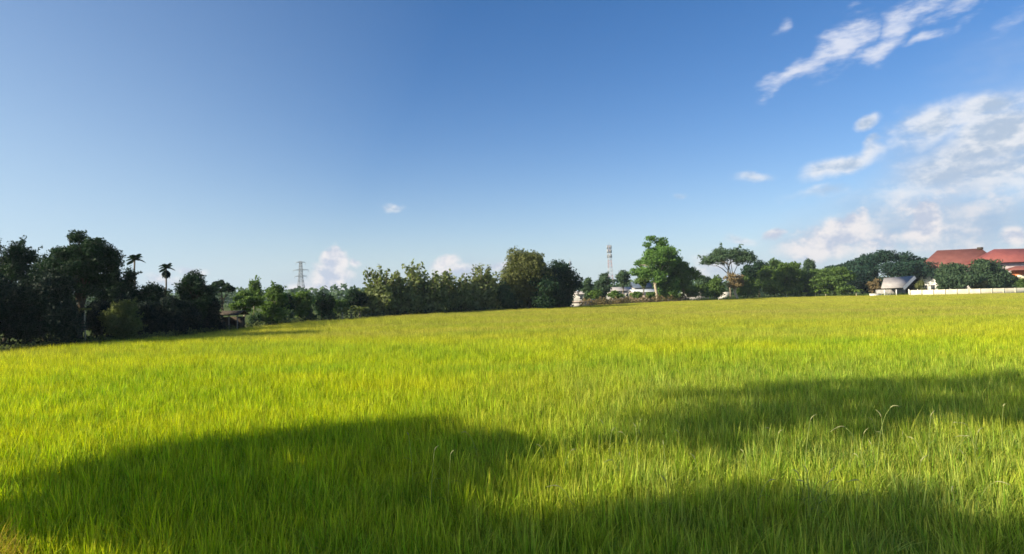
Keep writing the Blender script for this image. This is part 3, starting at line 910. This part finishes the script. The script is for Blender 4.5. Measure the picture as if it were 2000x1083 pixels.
def low_house(name, label, px0, px1, Y, eave, ridge, wallm, roofm, depth=7.0, nwin=4):
    xc = at((px0 + px1) / 2, yh(1000), Y)[0]
    root = empty(name, (xc, Y, 0))
    pm = (px0 + px1) / 2
    w = (px1 - px0) * Y / F; e = at(pm, eave, Y)[2]; r = at(pm, ridge, Y)[2]
    m = MB(); m.box((0, depth / 2, e / 2), (w * 0.94, depth, e)); m.build('wall', M[wallm], root)
    m = MB(); y0, y1, ym = -0.7, depth + 0.7, depth / 2; hw = w / 2
    v = [(-hw, y0, e), (hw, y0, e), (hw, ym, r), (-hw, ym, r), (-hw, y1, e), (hw, y1, e)]
    v = v + [(p[0], p[1], p[2] - 0.15) for p in v]
    m.add(v, [(0, 1, 2, 3), (3, 2, 5, 4), (6, 9, 8, 7), (9, 10, 11, 8), (0, 6, 7, 1), (4, 5, 11, 10), (0, 3, 9, 6), (3, 4, 10, 9), (1, 7, 8, 2), (2, 8, 11, 5)])
    m.build('roof', M[roofm], root)
    for i in range(nwin):
        cx = -w * 0.4 + w * 0.8 * (i + 0.5) / nwin
        f = MB()
        for dx in (-.6, .6): f.box((cx + dx, -0.03, e * .55), (.1, .1, 1.3))
        for dz in (-.6, .6): f.box((cx, -0.035, e * .55 + dz), (1.1, .1, .1))
        f = f.build('window', M['white'], root)
        p = MB(); p.box((cx, -0.005, e * .55), (1.1, 0.04, 1.1)); p.build('pane', M['glass'], f)
    return tag(root, label, 'building')


low_house('low_building', 'low building with pale sheet roof behind the round tree', 1188, 1236, 225, 568, 561, 'grey', 'greyroof', nwin=3)
low_house('low_building', 'low building with dark slate roof left of the tall tree trunk', 1236, 1274, 240, 562, 551, 'grey', 'blueroof', nwin=3)
low_house('low_building', 'pale blue roofed building low behind the tall tree trunk', 1234, 1300, 215, 570, 565, 'pink', 'paleroof', nwin=4)
low_house('low_building', 'small pale building right of the central grove', 1122, 1166, 200, 574, 569, 'grey', 'greyroof', nwin=2)
low_house('low_building', 'dim grey building behind the left of the flat-topped tree', 1352, 1402, 235, 565, 559, 'grey', 'greyroof', nwin=3)

for px0, px1, Y, t0, bm, lb in ((1330, 1400, 190, 572, 'grey', 'low grey wall between the tall tree and the flat-topped tree'),
                                (1402, 1428, 188, 571, 'white', 'short white wall section left of the pale trunk'),
                                (1254, 1288, 178, 573, 'pink', 'pinkish low wall before the buildings left of the tall trunk')):
    xa, xb = at(px0, t0, Y)[0], at(px1, t0, Y)[0]
    zt = at((px0 + px1) / 2, t0, Y)[2]
    root = empty('low_wall', ((xa + xb) / 2, Y, 0))
    m1 = MB(); m1.box((0, 0, zt / 2), (xb - xa, 0.2, zt)); m1.build('wall_panel', M[bm], root)
    m1 = MB(); m1.box((0, 0, zt + 0.05), (xb - xa + .1, 0.3, 0.1)); m1.build('coping', M['white'], root)
    tag(root, lb, 'wall')

# white round tank
Yt = 172; c = at(1297, 575, Yt); root = empty('water_tank', (c[0], Yt, 0))
m1 = MB(); zt = c[2]; rr = 0.95
prof = [(0.0, zt + rr), (0.35, zt + rr * .97), (0.7, zt + rr * .78), (0.95, zt + rr * .4), (1.0, zt), (0.93, zt - .45), (0.7, zt - .85), (0.0, zt - .9)]
n = 16; V = []
for r_, z_ in prof: V += [(r_ * math.cos(k / n * 6.2832), r_ * math.sin(k / n * 6.2832), z_) for k in range(n)]
m1.add(V, [(i * n + k, i * n + (k + 1) % n, (i + 1) * n + (k + 1) % n, (i + 1) * n + k) for i in range(len(prof) - 1) for k in range(n)])
m1.build('tank', M['cream'], root, True)
m1 = MB()
for k in range(4): m1.tube([(0.7 * math.cos(k * 1.57 + .8), 0.7 * math.sin(k * 1.57 + .8), 0), (0.6 * math.cos(k * 1.57 + .8), 0.6 * math.sin(k * 1.57 + .8), zt - .6)], 0.07, 6)
m1.build('stand', M['steel'], root)
tag(root, 'rounded whitish tank beside the tall tree trunk', 'tank')

# debris by the grove's right end
Yd = 126; c = at(1096, 595, Yd); root = empty('soil_mound', (c[0], Yd, 0))
m1 = MB(); n = 22; V = [(0, 0, 0)]
w2 = 26 * Yd / F
for j in range(6):
    for k in range(n):
        r_ = (j + 1) / 6; a_ = k / n * 6.2832
        V.append((w2 * r_ * math.cos(a_), 2.0 * r_ * math.sin(a_), 1.35 * (1 - r_) ** 1.2 + .14 * rng.normal() * (1 - r_)))
V[0] = (0, 0, 1.3)
fc = [(0, 1 + k, 1 + (k + 1) % n) for k in range(n)] + [(1 + j * n + k, 1 + (j + 1) * n + k, 1 + (j + 1) * n + (k + 1) % n, 1 + j * n + (k + 1) % n) for j in range(5) for k in range(n)]
m1.add(V, fc); o = m1.build('heap', M['soilred'], root, True)
tag(root, 'low reddish-brown earth heap at the right foot of the grove', 'earth heap')
Yd = 132; c = at(1133, 590, Yd); root = empty('concrete_slab', (c[0], Yd, 0))
m1 = MB(); m1.box((0, 0, 0.62), (3.8, 2.5, 1.24)); m1.build('block', M['grey'], root)
m1 = MB(); m1.box((0.1, 0, 1.34), (4.3, 2.9, 0.18)); m1.build('cover', M['pink'], root)
tag(root, 'pale grey low slab right of the reddish earth heap', 'slab')

# ------------------------------------------------------------------ dry growth strip on the far edge (nobody could count it)
def strip(name, label, px0, px1, off0, off1, hpx, mat, n, size, catg):
    mb = MB()
    px = rng.uniform(px0, px1, n)
    Yv = np.array([D(p) for p in px]) + rng.uniform(off0, off1, n)
    X = (px - CX) / F * Yv
    zmax = hpx * Yv / F * (0.6 + 0.5 * np.abs(np.sin(px * 0.31) * np.sin(px * 0.113 + 1)))
    q = np.stack([X, Yv, 0.1 + rng.random(n) ** 1.3 * (zmax + 0.35)], 1)
    leaves(mb, q, rng.normal(size=(n, 3)), size, 0.35, 0.0, 1.0)
    return tag(mb.build(name, M[mat], None), label, catg, kind='stuff')


strip('dry_brush', 'brown dry brush along the far edge before the buildings', 1130, 1345, 0, 9, 15, 'dry', 7000, 0.42, 'brush')
strip('green_verge', 'low green weeds along the far right edge of the rice', 1330, 1790, 0, 7, 5, 'mid', 5200, 0.42, 'weeds')
strip('grassy_bund', 'pale grassy bund between the rice and the left trees', -260, 640, -1.3, -0.3, 10, 'pale', 9000, 0.20, 'bund grass')
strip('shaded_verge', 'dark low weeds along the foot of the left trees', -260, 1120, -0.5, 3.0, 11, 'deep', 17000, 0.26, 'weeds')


mb = MB()
for Yd_, hp, n in ((255, 16, 9000), (340, 19, 7000), (520, 17, 6000)):
    px = rng.uniform(-500, 2500, n)
    zt = (hp + 5 * np.sin(px * .021 + Yd_) + 4 * np.sin(px * .067 + 2 * Yd_) + 2 * np.sin(px * .21)) * Yd_ / F + 3.2
    q = np.stack([(px - CX) / F * Yd_, Yd_ + rng.uniform(0, 25, n), zt * rng.random(n) ** .7], 1)
    leaves(mb, q, rng.normal(size=(n, 3)) + np.array([0, -.6, .3]), 0.0075 * Yd_, 0.6, 0.2, 0.8)
tag(mb.build('distant_woods', M['blue'], None), 'low dark belt of far-off woods behind all the trees', 'woods', kind='stuff')

# ------------------------------------------------------------------ towers
def lattice(mb, h0, h1, w0, w1, n, t):
    for i in range(n):
        za, zb2 = h0 + (h1 - h0) * i / n, h0 + (h1 - h0) * (i + 1) / n
        wa, wb = w0 + (w1 - w0) * i / n, w0 + (w1 - w0) * (i + 1) / n
        ca = [np.array([sx * wa / 2, sy * wa / 2, za]) for sx, sy in ((-1, -1), (1, -1), (1, 1), (-1, 1))]
        cb = [np.array([sx * wb / 2, sy * wb / 2, zb2]) for sx, sy in ((-1, -1), (1, -1), (1, 1), (-1, 1))]
        for k in range(4):
            mb.tube([ca[k], cb[k]], t, 4)
            mb.tube([ca[k], cb[(k + 1) % 4]], t * .6, 4)
            mb.tube([ca[(k + 1) % 4], cb[k]], t * .6, 4)
            mb.tube([cb[k], cb[(k + 1) % 4]], t * .6, 4)


Yp = 430; c = at(588, 575, Yp); root = empty('transmission_tower', (c[0], Yp, 0))
Ht = at(588, 511, Yp)[2]; m1 = MB()
lattice(m1, 0, Ht * .62, 6.2, 2.3, 6, .15); lattice(m1, Ht * .62, Ht, 2.3, 1.3, 6, .13)
m1.build('lattice_body', M['steel'], root)
for py, hw_ in ((513, 3.2), (528, 5.2), (540, 4.2)):
    z = at(588, py, Yp)[2]
    m1 = MB(); m1.tube([(-hw_, 0, z), (0, 0, z), (hw_, 0, z)], .14, 5)
    for s in (-1, 1):
        for y_ in (-.5, .5):
            m1.tube([(s * .7, y_, z + .5), (s * hw_, 0, z)], .12, 4)
        for q in (.35, .65):
            xq = s * (.7 + (hw_ - .7) * q); m1.tube([(xq, 0, z + .5 * (1 - q)), (xq, 0, z)], .08, 4)
        m1.tube([(s * hw_, 0, z), (s * hw_, 0, z - 1.5)], .09, 5)
    m1.build('cross_arm', M['steel'], root)
tag(root, 'grey lattice electricity pylon with cross arms behind the left trees', 'pylon')

Yp = 360; c = at(1194, 571, Yp); root = empty('telecom_mast', (c[0], Yp, 0)); Ht = at(1193, 480, Yp)[2]
root.rotation_euler = (0, R(-1.2), 0)
for i in range(7):
    z0, z1 = Ht * i / 7, Ht * (i + 1) / 7
    m1 = MB(); lattice(m1, z0, z1, 3.4 - 2.2 * i / 7, 3.4 - 2.2 * (i + 1) / 7, 2, .06)
    m1.build('mast_section', M['redpaint'] if i % 2 == 0 else M['whitepaint'], root)
for z_, n_ in ((Ht - .8, 5), (Ht - 3.2, 5), (Ht - 6.0, 4)):
    for k in range(n_):
        a_ = k / n_ * 6.2832 + z_
        m1 = MB(); m1.box((1.15 * math.cos(a_), 1.15 * math.sin(a_), z_), (.5, .35, 2.0), a_); m1.build('antenna_panel', M['steel'], root)
m1 = MB(); m1.tube([(0, 0, Ht), (0, 0, Ht + 1.8)], .08, 5); m1.build('lightning_rod', M['steel'], root)
tag(root, 'red and white lattice phone mast with antennas at its top', 'mast')
Yp = 400; c = at(1115, 573, Yp); root = empty('antenna_pole', (c[0], Yp, 0)); Ht = at(1115, 510, Yp)[2]
m1 = MB(); m1.tube([(0, 0, 0), (0, 0, Ht)], [.35, .18], 8); m1.tube([(0, 0, Ht), (0, 0, Ht + 2.2)], .06, 5); m1.build('pole', M['steel'], root)
for k in range(3):
    m1 = MB(); m1.box((.55 * math.cos(k * 2.1), .55 * math.sin(k * 2.1), Ht - 1.6), (.4, .4, 2.6), k * 2.1); m1.build('antenna_panel', M['steel'], root)
tag(root, 'slim antenna pole poking up behind the right end of the grove', 'antenna')


# ------------------------------------------------------------------ trees left of the photographer whose shade falls on the rice
HD = np.array([TO_SUN[0], TO_SUN[1]]) / math.hypot(TO_SUN[0], TO_SUN[1])   # horizontal, towards the sun
TANE = math.tan(SUN_EL)


def in_poly(p, poly):
    c = False; j = len(poly) - 1
    for i in range(len(poly)):
        a, b = poly[i], poly[j]
        if (a[1] > p[1]) != (b[1] > p[1]) and p[0] < (b[0] - a[0]) * (p[1] - a[1]) / (b[1] - a[1] + 1e-12) + a[0]: c = not c
        j = i
    return c


def shade_tree(label, T, poly_px, nl, rl, leaf=0.24, dens=70, minz=1.6):
    """crown lobes stand on the sun rays through the shaded part of the field (photo pixels -> ground)"""
    poly = [ground(*p)[:2] for p in poly_px]
    lo, hi = np.min(poly, 0), np.max(poly, 0)
    smp = [g for g in (rng.uniform(lo, hi) for _ in range(600)) if in_poly(g, poly)]
    T = np.mean(smp, 0) + HD * T
    root = empty('shade_tree', (T[0], T[1], 0.0))
    L = []; tries = 0
    while len(L) < nl and tries < 20000:
        tries += 1
        g = rng.uniform(lo, hi)
        if not in_poly(g, poly): continue
        al = float(np.dot(np.array(T) - g, HD)) + rng.uniform(-1.3, 1.3)
        z = CANOPY + al * TANE
        if z < minz: continue
        c = np.array([g[0] + HD[0] * al - T[0], g[1] + HD[1] * al - T[1], z])
        if all(np.linalg.norm(c - l[0]) > rl * 0.55 for l in L): L.append((c, np.array([rl, rl, rl * 0.8]) * rng.uniform(.8, 1.15)))
    mb = MB()
    for c, r in L: lobe_leaves(mb, c, r, dens, leaf, 0.6, 0.6)
    zmin = min(l[0][2] for l in L)
    skeleton(root, L, max(1.5, zmin + .5), .17, M['bark'], 16, wob=.08)
    mb.build('crown', M['mid'], root)
    return tag(root, label, 'tree', 'trees beside the photographer on the left')


shade_tree('spreading tree left of the photographer shading the near left rice', 11.0,
           [(40, 960), (120, 905), (300, 862), (520, 826), (700, 812), (800, 812), (890, 838), (970, 880), (930, 960), (900, 1300), (330, 1300), (250, 1085), (110, 1010), (0, 968)], 125, 0.75, dens=130)
shade_tree('tall high-crowned tree left of the photographer shading the right rice', 26.0,
           [(1220, 806), (1280, 778), (1400, 751), (1650, 734), (2000, 722), (2350, 714), (2350, 810), (2000, 828), (1700, 842), (1450, 858), (1320, 862)], 96, 0.85, dens=100)
shade_tree('leafy tree level with the photographer shading the near right rice', 17.0,
           [(720, 1030), (1000, 990), (1280, 965), (1450, 940), (1620, 945), (1760, 965), (1880, 1010), (2100, 1020), (2300, 1180), (2300, 1500), (500, 1500)], 96, 0.7, dens=90)

# ------------------------------------------------------------------ weeds with seed heads
WG = 'seeding weed stalks standing above the rice'


def weed(px, py, Y, bend, side, label, hl=0.16, rad=0.009):
    tip = at(px, py, Y); h = tip[2] * 1.02
    root = empty('weed_stalk', (tip[0] - side * bend, Y, 0))
    m = MB(); p = []
    for t in np.linspace(0, 1, 10):
        p.append((side * bend * t ** 2.6, 0.03 * math.sin(3 * t), h * (t - 0.10 * t ** 6 * (bend > .1))))
    p = np.array(p); m.tube(p, np.linspace(.0045, .0028, 10), 5); m.build('stem', M['weedstalk'], root, True)
    m = MB(); d = unit(p[-1] - p[-2])
    hp = [p[-1] + d * hl * t + np.array([side * .5 * hl * t * t, 0, -1.0 * bend * 1.6 * hl * t * t * 2]) for t in np.linspace(0, 1, 6)]
    m.tube(hp, [.002, rad * .6, rad * .75, rad * .65, rad * .45, .0015], 6)
    m.build('seed_head', M['seed'], root, True)
    for k in range(2):
        m = MB()
        z0 = h * (.45 + .2 * k); s = side * (1 if k else -1)
        b0 = np.array([p[4][0], 0, z0]); prev = None
        for t in np.linspace(0, 1, 6):
            c = b0 + np.array([s * .22 * t, .05 * t, .20 * t - .22 * t * t]); w = .007 * (1 - t ** 2) + .0008
            cur = (c - np.array([0, w, 0]), c + np.array([0, w, 0]))
            if prev: m.add([prev[0], prev[1], cur[1], cur[0]], [(0, 1, 2, 3)], [.5])
            prev = cur
        m.build('leaf', M['mid'], root)
    tag(root, label, 'weed', WG)


weed(1738, 782, 9.6, .22, 1, 'tall weed with a plume-like seed head leaning right, highest in the right rice', .15, .013)
weed(1652, 822, 9.2, .30, -1, 'weed bent over left with a pale drooping head', .20, .010)
weed(1583, 826, 9.0, .10, 1, 'pale hooked weed stalk left of the bent weed', .14, .008)
weed(1722, 820, 9.4, .05, -1, 'short reddish weed spike beside the tallest plume', .15, .010)
weed(1960, 798, 10.2, .03, 1, 'upright weed with a small pale knob by the right picture edge', .06, .014)
weed(848, 886, 8.4, .06, 1, 'hooked pale seed head in the shaded rice near the middle', .10, .010)
weed(880, 893, 8.4, .05, 1, 'smaller seed head just right of the hooked one', .09, .008)
weed(798, 853, 9.6, .05, -1, 'tiny white flower head above the shaded rice', .05, .012)
weed(912, 835, 10.2, .20, -1, 'thin weed arching left at the edge of the shade', .08, .007)
weed(1242, 838, 9.8, .03, -1, 'thin stalk leaning above the middle of the sunny strip', .08, .008)
weed(1612, 935, 7.6, .12, 1, 'curved pale seed head in the lower right shade', .14, .008)
weed(1578, 930, 7.6, .02, -1, 'straight pale spike left of the curved head in the lower right', .13, .008)
weed(1890, 822, 9.8, .14, -1, 'weed with thin drooping tip left of the small knob', .15, .007)
weed(1818, 818, 9.8, .04, 1, 'slim upright spike between the plume and the small knob', .12, .008)

for i, (bend, side) in enumerate(((.16, 1), (.10, -1), (.05, 1), (.22, -1))):
    weed(1500 + 60 * i, 930, 8.0, bend, side, 'thin pale-headed weed among many in the sunny rice of the right foreground', .09 + .02 * i, .009)
protos = sorted([o for o in C.objects if o.name.startswith('weed_stalk')], key=lambda o: o.name)[-4:]
for k in range(34):
    src = protos[k % 4]
    c = src.copy(); C.objects.link(c)
    for ch in list(src.children):
        d = ch.copy(); C.objects.link(d); d.parent = c
    g = ground(rng.uniform(1020, 1990), rng.uniform(835, 985), CANOPY)
    c.location = (g[0], g[1], 0); c.rotation_euler = (0, 0, rng.uniform(0, 6.28)); zs = rng.uniform(.86, 1.04); c.scale = (zs, zs, zs)

# sunlit dry straw on the bank, bottom left corner
mb = MB()
for k in range(1500):
    px = rng.uniform(-260, 70); py = rng.uniform(1045, 1200)
    g = ground(px, py, 0.62)
    a_ = rng.uniform(0, 6.28); h = rng.uniform(.25, .55) * (1.0 - max(0, px - 10) / 80)
    V, Fc, H_ = blade(rng, 0, 0, h, .010, h * rng.uniform(.3, .9), a_, 4)
    V = np.array(V) + np.array([g[0], g[1], .42])
    mb.add(V, Fc, [rng.random()] * len(Fc), H_)
tag(mb.build('straw_grass', M['straw'], None), 'yellow dry straw grass in the lower left corner', 'dry grass', kind='stuff')

# ------------------------------------------------------------------ sky
world = bpy.data.worlds.new('World'); scene.world = world; world.use_nodes = True
nt = world.node_tree; nt.nodes.clear()
out = nt.nodes.new('ShaderNodeOutputWorld')
sky = N(nt, 'ShaderNodeTexSky', sky_type='NISHITA')
sky.sun_disc = False; sky.sun_elevation = SUN_EL; sky.sun_rotation = SUN_AZ % (2 * math.pi)
sky.altitude = 0; sky.air_density = 1.0; sky.dust_density = 0.6; sky.ozone_density = 3.0
sky_tint = mixc(nt, 1.0, sky.outputs[0], (0.98, 0.92, 0.985), 'MULTIPLY')
hs = N(nt, 'ShaderNodeHueSaturation'); hs.inputs['Saturation'].default_value = 1.28
nt.links.new(sky_tint, hs.inputs['Color'])
bg = N(nt, 'ShaderNodeBackground'); bg.inputs['Strength'].default_value = 0.074
nt.links.new(hs.outputs[0], bg.inputs['Color'])

tc = N(nt, 'ShaderNodeTexCoord')
sp_ = N(nt, 'ShaderNodeSeparateXYZ'); nt.links.new(tc.outputs['Generated'], sp_.inputs[0])
az = mathn(nt, 'ARCTAN2', sp_.outputs[0], sp_.outputs[1])
el = mathn(nt, 'ARCSINE', sp_.outputs[2])
cb = N(nt, 'ShaderNodeCombineXYZ'); nt.links.new(az, cb.inputs[0]); nt.links.new(el, cb.inputs[1])
AE = cb.outputs[0]


def azel(px, py):
    r = unit(ray(px, py)); return math.atan2(r[0], r[1]), math.asin(r[2])


def puff(vec, px, py, rx, ry, ang, w):
    a, e = azel(px, py)
    k = 1.0 / (1 + ((px - CX) / F) ** 2)
    mp = N(nt, 'ShaderNodeMapping', vector_type='TEXTURE')
    mp.inputs['Location'].default_value = (a, e, 0)
    mp.inputs['Rotation'].default_value = (0, 0, R(ang))
    mp.inputs['Scale'].default_value = (rx / F * k ** .8, ry / F * k ** .5, 1)
    nt.links.new(vec, mp.inputs[0])
    ln = N(nt, 'ShaderNodeVectorMath', operation='LENGTH'); nt.links.new(mp.outputs[0], ln.inputs[0])
    return maprange(nt, ln.outputs['Value'], 1.75, 0.0, 0.0, w)


def cloud_layer(items, nvec, nscale, detail, k, lo, hi, warp=0.02, wscale=9.0):
    wn = N(nt, 'ShaderNodeTexNoise'); wn.inputs['Scale'].default_value = wscale; wn.inputs['Detail'].default_value = 3
    nt.links.new(AE, wn.inputs['Vector'])
    ws = N(nt, 'ShaderNodeVectorMath', operation='SUBTRACT'); nt.links.new(wn.outputs['Color'], ws.inputs[0]); ws.inputs[1].default_value = (.5, .5, .5)
    ad = N(nt, 'ShaderNodeVectorMath', operation='MULTIPLY_ADD'); nt.links.new(ws.outputs[0], ad.inputs[0]); ad.inputs[1].default_value = (warp, warp, 0); nt.links.new(AE, ad.inputs[2])
    env = None
    for it in items:
        p = puff(ad.outputs[0], *it)
        env = p if env is None else mathn(nt, 'MAXIMUM', env, p)
    n1 = noise(nt, nvec, nscale, detail, 0.62)
    d = mathn(nt, 'ADD', env, mathn(nt, 'MULTIPLY', mathn(nt, 'SUBTRACT', n1, 0.5), mathn(nt, 'MULTIPLY', mathn(nt, 'POWER', mathn(nt, 'ADD', env, 0.0001), 0.5), k)))
    sh = N(nt, 'ShaderNodeVectorMath', operation='ADD'); nt.links.new(nvec, sh.inputs[0]); sh.inputs[1].default_value = (-0.012, 0.016, 0)
    n2_ = noise(nt, sh.outputs[0], nscale, 4, 0.55)
    lit = mathn(nt, 'ADD', mathn(nt, 'MULTIPLY', mathn(nt, 'SUBTRACT', n1, n2_), 0.9), mathn(nt, 'ADD', 0.5, mathn(nt, 'MULTIPLY', mathn(nt, 'SUBTRACT', env, 0.62), -0.10)))
    return maprange(nt, d, lo, hi), lit


def rotvec(ang, s):
    mp = N(nt, 'ShaderNodeMapping'); mp.inputs['Rotation'].default_value = (0, 0, R(-ang)); mp.inputs['Scale'].default_value = s
    nt.links.new(AE, mp.inputs[0]); return mp.outputs[0]


cirrus = [(1535, 148, 62, 17, 28, 1), (1600, 108, 70, 26, 28, 1), (1655, 85, 60, 34, 25, 1.1), (1725, 95, 50, 22, 40, .9), (1755, 50, 60, 28, 50, 1.05),
          (1800, 15, 80, 24, 32, 1), (1870, 5, 70, 18, 20, .8), (1815, 72, 45, 10, 14, .75), (1525, 55, 26, 14, 30, .5), (1660, 12, 26, 12, 10, .5),
          (1690, 110, 90, 14, 22, .55), (1880, 40, 60, 10, 30, .5), (1960, 60, 60, 26, 30, .4)]
cumul = [(1930, 212, 100, 30, 6, 1), (1820, 240, 84, 34, 16, 1.0), (1960, 255, 110, 40, 6, 1.1), (1900, 300, 150, 40, 10, .85), (1850, 345, 170, 34, 8, .85), (1960, 335, 130, 40, 5, .95),
         (1640, 322, 70, 20, 10, .95), (1700, 300, 40, 16, 25, .8), (1700, 246, 24, 14, 10, .9), (1720, 276, 24, 10, 20, .75), (1470, 343, 44, 11, -6, .8), (1595, 378, 70, 14, 0, .6),
         (1323, 376, 14, 6, 0, .6), (767, 400, 24, 9, -3, .85), (1445, 470, 34, 10, 0, .8)]
low = [(1640, 455, 70, 40, 10, 1), (1665, 428, 34, 22, 0, 1), (1600, 480, 90, 34, 0, .9), (1812, 428, 44, 30, 60, 1.1), (1806, 455, 60, 24, 0, .9), (1515, 462, 26, 15, 10, 1), (1975, 466, 34, 28, 0, 1),
       (1730, 470, 230, 44, 0, .62), (1850, 400, 220, 50, 5, .52), (1930, 500, 140, 40, 0, .6), (656, 512, 26, 28, 0, 1.1), (648, 548, 46, 34, 0, .95), (690, 510, 12, 10, 0, .8), (600, 560, 70, 20, 0, .6),
       (372, 528, 40, 14, 0, .9), (868, 516, 36, 14, 15, .85), (900, 530, 80, 16, 0, .7), (975, 524, 34, 12, 5, .8), (1395, 520, 80, 40, 0, .55), (330, 550, 60, 20, 0, .6)]
veil = [(1890, 320, 200, 90, 8, 1.0), (1840, 440, 300, 90, 0, 1.0), (1620, 480, 160, 60, 0, .75), (1980, 250, 120, 55, 6, .9), (1760, 380, 160, 50, 0, .5),
        (1450, 520, 120, 50, 0, .6), (1990, 150, 260, 130, 10, .5), (640, 560, 110, 60, 0, .7), (930, 530, 130, 40, 0, .6)]
c0, n0 = cloud_layer(veil, rotvec(8, (1.0, 2.2, 1)), 8, 4, .7, .15, 1.1, 0.03, 8)
c1, n1 = cloud_layer(cirrus, rotvec(28, (0.85, 2.7, 1)), 22, 7, 2.4, .22, 1.22, 0.045, 20)
c2, n2 = cloud_layer(cumul, rotvec(8, (1.0, 1.7, 1)), 17, 7, 1.8, .12, .98, 0.04, 16)
c3, n3 = cloud_layer(low, rotvec(0, (1.0, 1.25, 1)), 28, 7, 1.6, .24, .82, 0.03, 24)


def cloud_bg(col_dark, col_light, nn, strength):
    b = N(nt, 'ShaderNodeBackground'); b.inputs['Strength'].default_value = strength * 2 ** -EXPO
    nt.links.new(mixc(nt, maprange(nt, nn, .36, .60), col_dark, col_light), b.inputs['Color'])
    return b.outputs[0]


def over(base, fac, top, k):
    mx = N(nt, 'ShaderNodeMixShader'); nt.links.new(mathn(nt, 'MULTIPLY', fac, k), mx.inputs[0])
    nt.links.new(base, mx.inputs[1]); nt.links.new(top, mx.inputs[2]); return mx.outputs[0]


# pale aerosol low over the horizon and brighter towards the sun
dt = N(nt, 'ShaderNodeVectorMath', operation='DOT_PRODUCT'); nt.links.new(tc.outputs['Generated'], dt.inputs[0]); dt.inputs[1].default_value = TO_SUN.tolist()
elp = mathn(nt, 'MAXIMUM', el, 0.0)
hz1 = mathn(nt, 'MULTIPLY', mathn(nt, 'EXPONENT', mathn(nt, 'MULTIPLY', elp, -1 / 0.10)), 0.80)
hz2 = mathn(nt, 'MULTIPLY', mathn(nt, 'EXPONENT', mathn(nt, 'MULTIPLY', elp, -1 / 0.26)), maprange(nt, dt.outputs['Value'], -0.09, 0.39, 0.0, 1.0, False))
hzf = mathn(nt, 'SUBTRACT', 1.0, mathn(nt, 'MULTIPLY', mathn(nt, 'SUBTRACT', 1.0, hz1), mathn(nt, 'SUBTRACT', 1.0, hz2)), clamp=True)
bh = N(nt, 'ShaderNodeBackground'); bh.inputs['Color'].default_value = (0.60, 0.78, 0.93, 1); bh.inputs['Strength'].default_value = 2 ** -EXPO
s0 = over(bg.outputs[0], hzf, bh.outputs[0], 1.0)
ba = N(nt, 'ShaderNodeBackground'); ba.inputs['Color'].default_value = (0.90, 0.95, 1.0, 1); ba.inputs['Strength'].default_value = 1.4 * 2 ** -EXPO  # broad glow round the sun, out of frame, added to fill the shade
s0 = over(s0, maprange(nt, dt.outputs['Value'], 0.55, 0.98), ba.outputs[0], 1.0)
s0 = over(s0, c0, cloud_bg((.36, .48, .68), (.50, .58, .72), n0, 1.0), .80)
s = over(s0, c3, cloud_bg((.56, .62, .76), (.92, .88, .88), n3, 1.0), .95)
s = over(s, c2, cloud_bg((.48, .58, .72), (.88, .89, .92), n2, 1.0), .85)
s = over(s, c1, cloud_bg((.66, .73, .90), (.76, .80, .92), n1, 1.0), .92)
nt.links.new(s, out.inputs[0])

# ------------------------------------------------------------------ thin humid air
hb = MB(); hb.box((0, 200, 24.5), (1840, 1440, 51))
hm, hnt, hout = nmat('humid_air')
pv = N(hnt, 'ShaderNodeVolumePrincipled'); pv.inputs['Color'].default_value = (0.75, 0.88, 1.0, 1); pv.inputs['Density'].default_value = 0.00018
pv.inputs['Anisotropy'].default_value = 0.2
hnt.links.new(pv.outputs[0], hout.inputs['Volume'])
tag(hb.build('haze', hm, None), kind='stuff')

# ------------------------------------------------------------------ sun
sl = bpy.data.lights.new('sun', 'SUN'); sl.energy = 4.8; sl.angle = R(0.6); sl.color = (1.0, 0.86, 0.64)
so = bpy.data.objects.new('sun', sl); C.objects.link(so)
from mathutils import Vector, Matrix
so.rotation_euler = Vector(TO_SUN.tolist()).to_track_quat('Z', 'Y').to_euler()
so.location = (-40, -10, 40)

# ------------------------------------------------------------------ camera
cam = bpy.data.cameras.new('camera'); cam.sensor_width = 36; cam.lens = 36 * F / 2000; cam.clip_end = 20000; cam.clip_start = 0.05
co = bpy.data.objects.new('camera', cam); C.objects.link(co)
mw = Matrix(((RGT[0], UP[0], -FWD[0], 0), (RGT[1], UP[1], -FWD[1], 0), (RGT[2], UP[2], -FWD[2], CAM_H), (0, 0, 0, 1)))
co.matrix_world = mw
scene.camera = co

vs = scene.view_settings
vs.view_transform = 'Standard'; vs.look = 'None'; vs.exposure = EXPO; vs.gamma = 1.0
scene.render.engine = 'CYCLES'
cy = scene.cycles
cy.max_bounces = 6; cy.diffuse_bounces = 4; cy.transmission_bounces = 4; cy.glossy_bounces = 2; cy.transparent_max_bounces = 4
cy.filter_width = 1.6
cy.use_denoising = True
